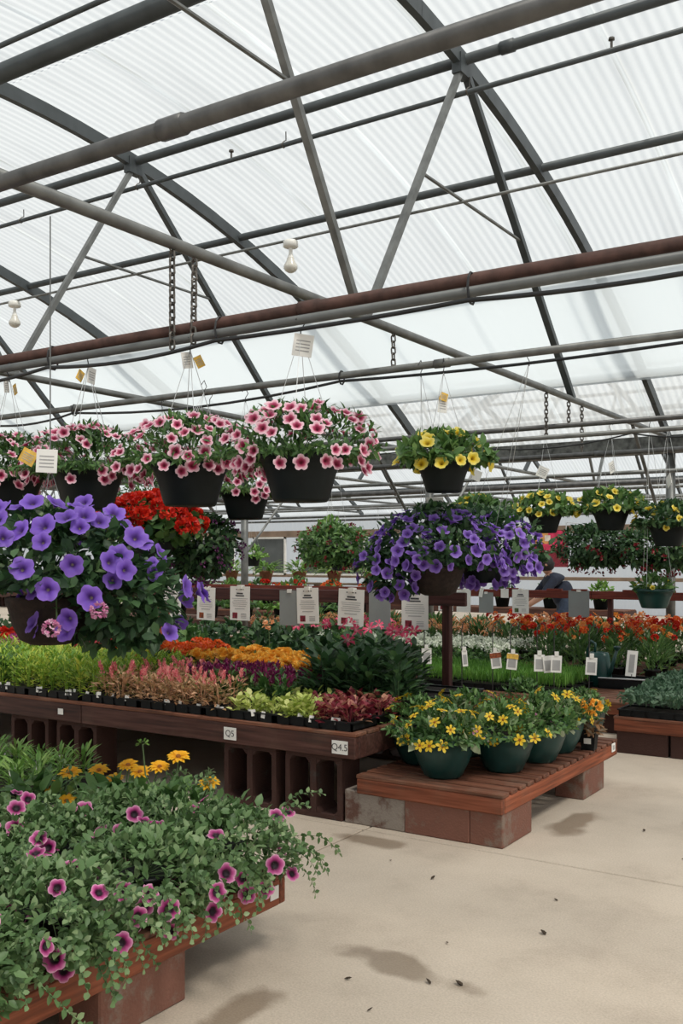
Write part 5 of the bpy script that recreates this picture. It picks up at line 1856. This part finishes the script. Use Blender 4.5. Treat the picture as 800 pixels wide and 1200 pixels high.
HEL = [(-3.42, 2.92, 'yellow false sunflower plant next to the seedling tray', [(82, 906, 4.30), (60, 922, 4.25), (78, 939, 4.15), (116, 903, 4.35)]),
       (-3.05, 3.02, 'yellow false sunflower plant with the most blooms, by the aisle', [(135, 934, 4.1), (150, 897, 4.25), (164, 905, 4.2), (187, 899, 4.2)]),
       (-2.82, 3.10, 'yellow false sunflower plant with one tall green bud', [(209, 887, 4.15), (245, 918, 4.0), (134, 914, 4.3)])]
for k, (x, y, lab, heads) in enumerate(HEL):
    o = thing('false_sunflower_plant', lab, 'false sunflower', (x, y - 0.08, ZF), 0, 'false sunflowers on the low bench')
    place('pot', NURSERY, o)
    f = place('foliage', hel_leaf[k % 2], o, (0, 0, 0.13), (0, 0, k))
    f['kind'] = 'stuff'
    leaf_parts(o, hel_single, 36, 0.20, 0.20, 0.13, 0.04, 0.09, 510 + k, 0.11)
    for j, hp in enumerate(heads):
        p = at(*hp) - Vector((x, y - 0.08, ZF))
        MB().tube([(p.x * 0.2, p.y * 0.2, 0.12), (p.x * 0.7, p.y * 0.7, p.z * 0.6), tuple(p)], 0.0035, 5).build('stem', 'stem_green', o)
        fl = place('flower', heli[(j + k) % 3], o, p, up_quat((0.25, -0.35, 1.0), j), 0.050 if j else 0.054)
        place('flower_centre', hdisc, fl)
    if k == 2:
        p = at(167, 872, 4.15) - Vector((x, y - 0.08, ZF))
        MB().tube([(p.x * 0.3, p.y * 0.3, 0.14), (p.x * 0.9, p.y * 0.9, p.z * 0.7), tuple(p)], 0.0035, 5).build('stem', 'stem_green', o)
        place('bud', ballflower('leaf_bright', 520, 16, 1, 0.8, 0.35), o, p, None, 0.028)

# seedlings on the low dark bench
sd = [upright(530 + k, 60, 0.13, 0.09, 0.075, 0.18, 'leaf_bright', 0.9) for k in range(3)]
for c in range(4):
    xt = -4.26 - 0.56 * c
    for rw in range(2):
        yt = 3.30 + 0.30 * rw
        tray(xt, yt, 0.29, 'black tray of narrow-leaved seedlings on the low dark bench', 'seedling trays', 600 + c * 2 + rw, 3)
        for i in range(3):
            for j in range(2):
                o = thing('seedling', 'narrow-leaved bright green seedling in a black tray', 'seedling', (xt - TW / 2 + TW * (i + 0.5) / 3, yt - TD / 2 + TD * (j + 0.5) / 2, 0.332), rngb.uniform(0, 6), 'narrow-leaved seedlings')
                f = place('foliage', rngb.choice(sd), o, (0, 0, 0), None, rngb.uniform(0.8, 1.1))
                f['kind'] = 'stuff'
                if rngb.random() < 0.5:
                    t = MB().box((0, 0, 0.04), (0.022, 0.002, 0.08)).build('plant_label', 'paper', o, (rngb.uniform(-0.04, 0.04), -0.05, 0))
                    t.rotation_euler = (rngb.uniform(-0.3, 0.3), rngb.uniform(-0.3, 0.3), 0.5)

# ------------------------------------------------------------------ farther benches
def mat_foliage(seed, n, w, d, h, L, Wr, mat, up=1.2, rnd=0.5, jitter=0.35, droop=0.15):
    """flat carpet of leaves over a tray"""
    rng = np.random.default_rng(seed)
    P = np.stack([rng.uniform(-w / 2, w / 2, n), rng.uniform(-d / 2, d / 2, n), h * (1 - jitter * rng.uniform(0, 1, n))], 1)
    D = np.array([0, 0, up]) + rng.normal(0, rnd, (n, 3))
    N = rng.normal(0, 1, (n, 3)) + np.array([0, 0, 0.4])
    Ls = rng.uniform(0.7, 1.3, n) * L
    V, T = leafset(P - nrm(D) * Ls[:, None] * 0.6, D, N, Ls, Ls * Wr, droop=droop)
    return npmesh('foliage', V, T, mat)


grass_me = [mat_foliage(700 + k, 700, 0.52, 0.27, 0.13, 0.11, 0.07, 'leaf_grass', 1.6, 0.35) for k in range(2)]
sage_me = [mat_foliage(703 + k, 520, 0.54, 0.29, 0.13, 0.055, 0.42, 'leaf_sage', 0.6, 0.7, 0.6) for k in range(3)]
for c in range(8):
    for rw in range(3):
        x, y = -3.35 - 0.56 * c, 8.46 + 0.29 * rw
        t = tray(x, y, 0.285, 'black tray of short bright grass on the low red-brown bench', 'grass trays', 700 + c, 0)
        f = place('foliage', grass_me[(c + rw) % 2], t, (0, 0, 0.04))
        f['kind'] = 'stuff'
for c in range(5):
    for rw in range(5):
        x, y = -2.08 + 0.56 * c, 7.64 + 0.30 * rw
        pp = proj((x - 0.3, y, 0.4))
        if pp is None or pp[0] > 830:
            continue
        t = tray(x, y, 0.285, 'black tray of dense sage-green plants on the low red bench', 'sage trays', 730 + c, 0)
        f = place('foliage', sage_me[(c + rw) % 3], t, (0, 0, 0.05 + 0.01 * rw))
        f['kind'] = 'stuff'

SMALLPOT = MB().lathe([(0.001, 0), (0.055, 0), (0.075, 0.11), (0.082, 0.11), (0.082, 0.125), (0.07, 0.12), (0.001, 0.115)], 12).mesh('pot', 'black_plastic', True)
wh_leaf = [bush(740 + k, 150, 0.17, 0.17, 0.18, 0.02, 0.06, 0.5, 'leaf_mid', 0.5, 0.6, 0.4) for k in range(2)]
or_leaf = [upright(743 + k, 170, 0.36, 0.20, 0.10, 0.2, 'leaf_mid', 0.6) for k in range(2)]


def flowering(name, label, cat, group, x, y, z, fol, heads, n, size, top, rng, spread=0.15, face=(0, -0.3, 1)):
    o = thing(name, label, cat, (x, y, z), rng.uniform(0, 6.28), group)
    place('pot', SMALLPOT, o)
    f = place('foliage', rng.choice(fol), o, (0, 0, 0.10), None, rng.uniform(0.85, 1.1))
    f['kind'] = 'stuff'
    for k in range(n):
        a, q = rng.uniform(0, 6.28), spread * math.sqrt(rng.uniform(0, 1))
        d = Vector((math.cos(a) * 0.8, math.sin(a) * 0.8, 0.8))
        place('flower', rng.choice(heads), o, (math.cos(a) * q, math.sin(a) * q, top * rng.uniform(0.78, 1.1) + 0.1), up_quat(d, a), size * rng.uniform(0.75, 1.25))
    return o


rf = random.Random(5)
for i in range(9):
    for j in range(3):
        flowering('white_flower_plant', 'bushy plant covered in small white flowers behind the grass trays', 'flowering plant', 'white flowering plants', -4.32 - 0.34 * i + rf.uniform(-.04, .04), 9.50 + 0.30 * j, 0.285, wh_leaf, HEAD['white'], 24, 0.032, 0.21, rf, 0.18)
hot = HEAD['daisy'] + HEAD['orangered'] + HEAD['red']
for i in range(17):
    for j in range(4):
        x = -1.75 - 0.40 * i + rf.uniform(-.06, .06)
        y = 10.62 + 0.36 * j + rf.uniform(-.05, .05)
        pp = proj((x, y, 0.7))
        if pp is None or pp[0] > 830 or pp[0] < 300:
            continue
        if abs(y - 11.05) < 0.07:
            y += 0.12
        pal = rf.random() * 0.75
        if pp[0] < 585:
            pal = 0.1
        hd = HEAD['apricot'] if pal < 0.25 else hot
        flowering('orange_flower_plant', 'tall plant with apricot blooms by the bright red rail' if pal < 0.25 else 'tall plant with orange-red blooms by the bright red rail', 'flowering plant',
                  'orange flowers under the rail', x, y, 0.285, or_leaf, hd, 11, 0.046, 0.40 if pp[0] > 585 else 0.30, rf, 0.23)
# two flower rows on the open side near the grass bench end
for i in range(4):
    for j in range(2):
        flowering('orange_flower_plant', 'tall orange-red flowering plant standing behind the watering can', 'flowering plant', 'orange flowers behind the can', -2.72 - 0.36 * i, 9.75 + 0.34 * j, 0.285, or_leaf, hot, 7, 0.04, 0.38, rf, 0.17)

# watering can
wc = thing('watering_can', 'dark green watering can with a slanted spout on the low bench', 'watering can', (-3.05, 9.15, 0.285), R(150))
wc.scale = (1.0, 1.0, 1.25)
MB().lathe([(0.001, 0), (0.105, 0), (0.12, 0.01), (0.118, 0.12), (0.10, 0.23), (0.085, 0.26), (0.07, 0.262), (0.07, 0.245)], 18, squash=(1.15, 0.85)).build('can_body', 'can_green', wc, (0, 0, 0), True)
MB().tube([(-0.10, 0, 0.05), (-0.17, 0, 0.15), (-0.24, 0, 0.29)], [0.026, 0.018, 0.013], 8).build('spout', 'can_green', wc, (0, 0, 0), True)
MB().tube([(0.06, 0, 0.25), (0.05, 0, 0.32), (0.11, 0, 0.34), (0.165, 0, 0.27), (0.165, 0, 0.15), (0.12, 0, 0.09)], 0.012, 8).build('can_handle', 'can_green', wc, (0, 0, 0), True)
MB().lathe([(0.012, -0.005), (0.035, 0.02), (0.034, 0.03), (0.001, 0.034)], 10).build('rose_head', 'can_green', wc, (-0.245, 0, 0.29), True)
# black frame tray with a stake label beside the post
ft = thing('display_tray', 'black display tray with pale metal edge by the slim red post', 'tray', (-2.78, 9.2, 0.285), 0.1)
m = MB().box((0, 0, 0.01), (0.5, 0.34, 0.02))
for s_ in (-1, 1):
    m.box((0, s_ * 0.165, 0.05), (0.5, 0.01, 0.09)).box((s_ * 0.245, 0, 0.05), (0.01, 0.34, 0.09))
m.build('tray_shell', 'black_plastic', ft)
MB().tube([(-0.25, -0.175, 0.10), (0.25, -0.175, 0.10), (0.25, -0.175, 0.02)], 0.007, 6).build('metal_edge', 'wire', ft)
sl = thing('stake_label', 'tall white stake label standing in the black display tray', 'label', (-2.74, 9.15, 0.30), yaw)
MB().tube([(0, 0, 0), (0, 0, 0.12)], 0.005, 5).build('stake', 'dark_wire', sl)
MB().box((0, 0, 0.22), (0.10, 0.004, 0.24), Matrix.Rotation(0.1, 3, 'Y')).build('card', 'paper', sl)
MB().box((0.0, -0.003, 0.22), (0.05, 0.001, 0.17), Matrix.Rotation(0.1, 3, 'Y')).build('print', 'ink_grey', sl)

# upright hanger hooks with hanging care cards, standing along the front of the grass bench
rt = random.Random(9)
for k, (px, nm) in enumerate([(497, 'behind the dark rail post'), (541, 'folded nearly edge-on'), (577, 'with an orange flower print'), (598, 'with a broad yellow band'), (629, 'as a pair of two cards'),
                              (649, 'small and single, past the paired cards'), (690, 'in front of the watering can')]):
    r_ = (px - 400) / 1145
    y = 8.27
    t = y / (cw + sw * r_)
    x = t * (-sw + cw * r_)
    o = thing('hanger_hook', 'black wire hook with white care card ' + nm, 'care card', (x, y, 0.285), yaw, 'care cards on hooks')
    MB().tube([(0, 0, 0), (0, 0, 0.56), (0.012, 0, 0.62), (0.05, 0, 0.645), (0.075, 0, 0.61), (0.07, 0, 0.57)], 0.0045, 6).build('wire_hook', 'dark_wire', o)
    w = 0.05 if k == 1 else 0.095
    for q in range(2 if k == 4 else 1):
        c_ = MB().box((0, 0, -0.075), (w, 0.004, 0.15)).build('card', 'paper', o, (0.02 + 0.07 * q, -0.012 - 0.01 * q, 0.36 - 0.01 * q))
        c_.rotation_euler = (0, rt.uniform(-0.12, 0.12), rt.uniform(-0.2, 0.2))
        MB().box((0, -0.003, -0.085), (w * 0.72, 0.001, 0.09)).build('print', 'ink_grey', c_)
        if k in (2, 3):
            MB().box((0, -0.004, -0.03), (w * 1.1, 0.003, 0.045)).build('label_band', 'label_yellow' if k == 3 else 'print_rust', c_)
    MB().box((0.02, -0.01, 0.375), (0.035, 0.02, 0.04)).build('clip', 'white_plastic', o)

# green masses beyond the rails: rows of pot plants on long ground beds
rows = [(12.9, 0.95, -16, -8.2, 0.75), (15.6, 0.9, -20, -8.8, 0.8), (19.5, 0.85, -26, -6.0, 1.0)]
far_leaf = [bush(760 + k, 220, 0.32, 0.32, 0.36, 0.0, 0.13, 0.45, m_, 0.5, 0.6, 0.4) for k, m_ in enumerate(('leaf_mid', 'leaf_dark', 'leaf_bright'))]
BIGPOT = MB().lathe([(0.001, 0), (0.13, 0), (0.17, 0.24), (0.18, 0.24), (0.18, 0.27), (0.16, 0.26), (0.001, 0.25)], 12).mesh('pot', 'pot_black', True)
for b, (yb_, h_, x0, x1, stp) in enumerate(rows):
    o = platform('bench', ['plain display bench just beyond the valley gutter', 'plain display bench in the middle of the farther bay', 'long display bench deep in the farther bay'][b], x0, x1, yb_, yb_ + 0.9, 0.45, 0.10, ('wood_shaded', 'wood_shaded', 'wood_slat'), 0.14, 0.03, 3.0)
    n = int((x1 - x0) / 3) + 1
    for k in range(n + 1):
        block(BLK_H, min(x1 - 0.25, x0 + 0.25 + 3 * k), yb_ + 0.45, -0.04, 0, 'hollow block under a display bench in the farther bay', 'far bench blocks')
    x = x0 + 0.4
    k = 0
    while x < x1 - 0.3:
        pp = proj((x, yb_, 0.9))
        if pp and -20 < pp[0] < 820:
            q = rf.choice([0, 0, 1, 2])
            hd = rf.choice([None, HEAD['red'], HEAD['apricot'], HEAD['orangered'], HEAD['white'], HEAD['magenta']])
            p = thing('potted_plant', ['mid-green', 'dark green', 'bright green'][q] + ' bushy pot plant on a display bench in the farther bay', 'pot plant', (x, yb_ + 0.45 + rf.uniform(-0.12, 0.12), 0.45), rf.uniform(0, 6), 'far bay pot plants')
            place('pot', BIGPOT, p)
            f = place('foliage', far_leaf[q], p, (0, 0, 0.24), None, rf.uniform(0.8, 1.1))
            f['kind'] = 'stuff'
            if hd and b < 2:
                for e in range(7):
                    a = rf.uniform(0, 6.28)
                    rr = rf.uniform(0.05, 0.3)
                    place('flower', rf.choice(hd), p, (math.cos(a) * rr, math.sin(a) * rr, 0.24 + 0.36 * math.sqrt(max(0, 1 - (rr / 0.34) ** 2))), up_quat((math.cos(a), math.sin(a), 1), a), 0.06)
        x += stp * rf.uniform(0.95, 1.25)
        k += 1

# terracotta shelf plants before the far windows
sh = thing('plant_shelf', 'brown timber shelf holding fern pots before the grey far windows', 'shelf', (-15.5, 20.9, 0))
MB().bevbox((0, 0, 0.86), (7.0, 0.4, 0.05), 0.008).build('shelf_board', 'far_beam', sh)
for x in (-3.3, -1.1, 1.1, 3.3):
    MB().bevbox((x, 0, 0.4175), (0.08, 0.3, 0.835), 0.008).build('shelf_leg', 'far_beam', sh)
TPOT = MB().lathe([(0.001, 0), (0.13, 0), (0.19, 0.26), (0.21, 0.26), (0.21, 0.30), (0.18, 0.29), (0.001, 0.27)], 14).mesh('pot', 'pot_terracotta', True)
fern = upright(780, 90, 0.30, 0.34, 0.30, 0.2, 'leaf_bright', 1.3, 0.3, 0.5)
for x in (-18.4, -17.3, -16.1, -15.0, -13.9, -12.8):
    p = thing('potted_fern', 'arching green fern in a terracotta pot on the brown shelf', 'potted fern', (x, 20.9, 0.885), rf.uniform(0, 6), 'ferns on the far shelf')
    place('pot', TPOT, p)
    f = place('foliage', fern, p, (0, 0, 0.26))
    f['kind'] = 'stuff'

# flower poster on the far wall
po = thing('flower_poster', 'red and pink flower poster hung before the white far wall', 'poster', (-9.72, 25.2, 1.28), 0)
MB().box((0, 0, 0.50), (0.95, 0.02, 1.0)).build('poster_board', 'print_red', po)
MB().box((0.12, -0.013, 0.72), (0.70, 0.004, 0.52)).build('bloom_print', 'print_pink', po)
MB().box((-0.26, -0.014, 0.80), (0.36, 0.004, 0.34)).build('bloom_print', 'print_orange', po)
MB().box((-0.10, -0.016, 0.78), (0.16, 0.004, 0.16)).build('bloom_print', 'print_white', po)
for s_ in (-1, 1):
    MB().tube([(s_ * 0.42, 0.0, 1.0), (s_ * 0.42, 0, 1.20), (s_ * 0.42, 0.85, 1.20)], 0.012, 5).build('bracket', 'wire', po)

# ------------------------------------------------------------------ the stooping person


def person():
    o = thing('person', 'person in navy shirt and dark cap stooping over the flowers', 'person', (0, 0, 0))
    o.location = (-5.35, 13.95 - 1.45 + 1.0, 0)
    o.rotation_euler = (0, 0, yaw)
    J = {  # x to the picture's right, y away, z up
        'pelvis': ((0.20, 0.02, 0.80), 0.15, -1), 'waist': ((0.15, 0.0, 0.94), 0.14, 'pelvis'), 'chest': ((0.06, 0.0, 1.08), 0.165, 'waist'),
        'upper': ((0.0, 0.0, 1.17), 0.13, 'chest'), 'neck': ((-0.05, 0.0, 1.24), 0.06, 'upper'), 'head0': ((-0.075, 0.0, 1.29), 0.072, 'neck'),
        'head1': ((-0.10, 0.0, 1.36), 0.092, 'head0'), 'head2': ((-0.105, 0.0, 1.43), 0.075, 'head1')}
    for s_, n in ((-1, 'l'), (1, 'r')):
        J['sh' + n] = ((-0.02, 0.18 * s_, 1.14), 0.075, 'upper')
        if s_ < 0:
            J['el' + n] = ((-0.20, -0.26, 0.92), 0.052, 'sh' + n)
            J['wr' + n] = ((-0.42, -0.20, 0.76), 0.034, 'el' + n)
            J['ha' + n] = ((-0.48, -0.18, 0.72), 0.036, 'wr' + n)
        else:
            J['el' + n] = ((-0.18, 0.26, 0.93), 0.052, 'sh' + n)
            J['wr' + n] = ((-0.36, 0.24, 0.80), 0.034, 'el' + n)
            J['ha' + n] = ((-0.42, 0.23, 0.77), 0.036, 'wr' + n)
        hx, hy, hz = J['ha' + n][0]
        for q in range(4):
            yy = hy + (q - 1.5) * 0.022
            J['f%s%d' % (n, q)] = ((hx - 0.05, yy, hz - 0.03), 0.010, 'ha' + n)
            J['g%s%d' % (n, q)] = ((hx - 0.08 + 0.004 * abs(q - 1.3), yy, hz - 0.065), 0.009, 'f%s%d' % (n, q))
        J['t%s' % n] = ((hx - 0.005, hy - s_ * 0.05, hz - 0.02), 0.011, 'ha' + n)
        J['u%s' % n] = ((hx - 0.04, hy - s_ * 0.06, hz - 0.05), 0.010, 't%s' % n)
        J['hip' + n] = ((0.19, 0.10 * s_, 0.76), 0.105, 'pelvis')
        J['kn' + n] = ((0.02 + 0.06 * s_, 0.13 * s_, 0.44), 0.072, 'hip' + n)
        J['an' + n] = ((0.13 + 0.06 * s_, 0.14 * s_, 0.09), 0.045, 'kn' + n)
        J['to' + n] = ((-0.03 + 0.06 * s_, 0.15 * s_, 0.045), 0.04, 'an' + n)
    names = list(J)
    me = bpy.data.meshes.new('body')
    me.from_pydata([J[n][0] for n in names], [(names.index(n), names.index(J[n][2])) for n in names if J[n][2] != -1], [])
    b = bpy.data.objects.new('body', me)
    COL.objects.link(b)
    sk = b.modifiers.new('skin', 'SKIN')
    for i, n in enumerate(names):
        r_ = J[n][1]
        wd = 1.0
        me.skin_vertices[0].data[i].radius = (r_, r_ * (1.25 if n in ('waist', 'chest', 'pelvis') else 1.0))
    me.skin_vertices[0].data[0].use_root = True
    ss = b.modifiers.new('sub', 'SUBSURF')
    ss.levels = ss.render_levels = 2
    bpy.context.view_layer.update()
    dg = bpy.context.evaluated_depsgraph_get()
    bm_ = bpy.data.meshes.new_from_object(b.evaluated_get(dg))
    bpy.data.objects.remove(b)
    for m_ in ('skin', 'navy_cloth', 'denim', 'shoe_dark'):
        bm_.materials.append(MATS[m_])
    pts = [Vector(J[n][0]) for n in names]
    for p in bm_.polygons:
        c = p.center
        n = names[min(range(len(pts)), key=lambda i: (pts[i] - c).length - 0.4 * J[names[i]][1])]
        if n[:2] in ('an', 'to') and c.z < 0.12:
            k = 3
        elif n[:2] in ('kn', 'an', 'to') or n[:3] == 'hip' or n == 'pelvis' and c.z < 0.80:
            k = 2
        elif n in ('pelvis', 'waist', 'chest', 'upper') or n[:2] in ('sh',) or n[:2] == 'el' and c.z > 0.90:
            k = 1
        else:
            k = 0
        p.material_index = k
        p.use_smooth = True
    place('body', bm_, o)
    # dark cap with brim, face towards the flowers
    hc = MB().lathe([(0.115, -0.02), (0.118, 0.03), (0.10, 0.085), (0.06, 0.12), (0.001, 0.13)], 16)
    cp = hc.build('cap', 'hair_dark', o, (-0.10, 0, 1.375), True)
    cp.rotation_euler = (0, R(-18), 0)
    MB().box((-0.14, 0, -0.01), (0.10, 0.15, 0.012)).build('cap_brim', 'hair_dark', cp)
    hr = MB().lathe([(0.06, -0.10), (0.098, -0.06), (0.110, 0.0), (0.108, 0.03)], 16).build('hair', 'hair_dark', o, (-0.082, 0, 1.37), True)
    for s_ in (-1, 1):
        MB().lathe([(0.001, -0.008), (0.018, -0.006), (0.02, 0.004), (0.001, 0.01)], 8).build('ear', 'skin', o, (-0.11, 0.108 * s_, 1.36)).rotation_euler = (R(90), 0, 0)
        MB().lathe([(0.001, -0.007), (0.006, 0), (0.001, 0.007)], 6).build('eye', 'hair_dark', o, (-0.188, 0.033 * s_, 1.375))
    MB().add([(-0.185, -0.012, 1.345), (-0.185, 0.012, 1.345), (-0.18, 0, 1.385), (-0.212, 0, 1.345)], [(0, 1, 3), (0, 3, 2), (1, 2, 3), (0, 2, 1)]).build('nose', 'skin', o)
    MB().box((-0.172, 0, 1.315), (0.012, 0.045, 0.008)).build('mouth', 'print_rust', o)
    return o


pe = person()
pe.location = (-5.32, 13.85, 0)
pe.scale = (1.08, 1.08, 1.04)

# fallen leaves and crumbs on the concrete
rd = random.Random(21)
crumb = [npmesh('fallen_leaf', *leafset(np.zeros((1, 3)), np.array([[0, 1.0, 0.1]]), np.array([[0.2, 0, 1.0]]), 0.05, w_, fold=0.4, droop=-0.15), 'debris') for w_ in (0.02, 0.012, 0.03)]
for k, (x, y) in enumerate([(-1.62, 3.05), (-1.75, 3.42), (-1.52, 3.10), (-1.90, 2.92), (-0.86, 3.02), (-1.15, 2.62), (-0.35, 3.05), (-0.70, 2.45), (-1.55, 4.10), (-2.15, 4.05), (-1.25, 5.0), (-1.55, 5.4), (-2.45, 4.2), (-1.70, 2.75), (-1.45, 3.7)]):
    o = place('fallen_leaf', crumb[k % 3], None, (x, y, 0.004), (0, 0, rd.uniform(0, 6.28)), rd.uniform(0.4, 0.8))
    tag(o, 'small dry brown leaf lying on the concrete floor', 'fallen leaf', 'fallen leaves on the floor')
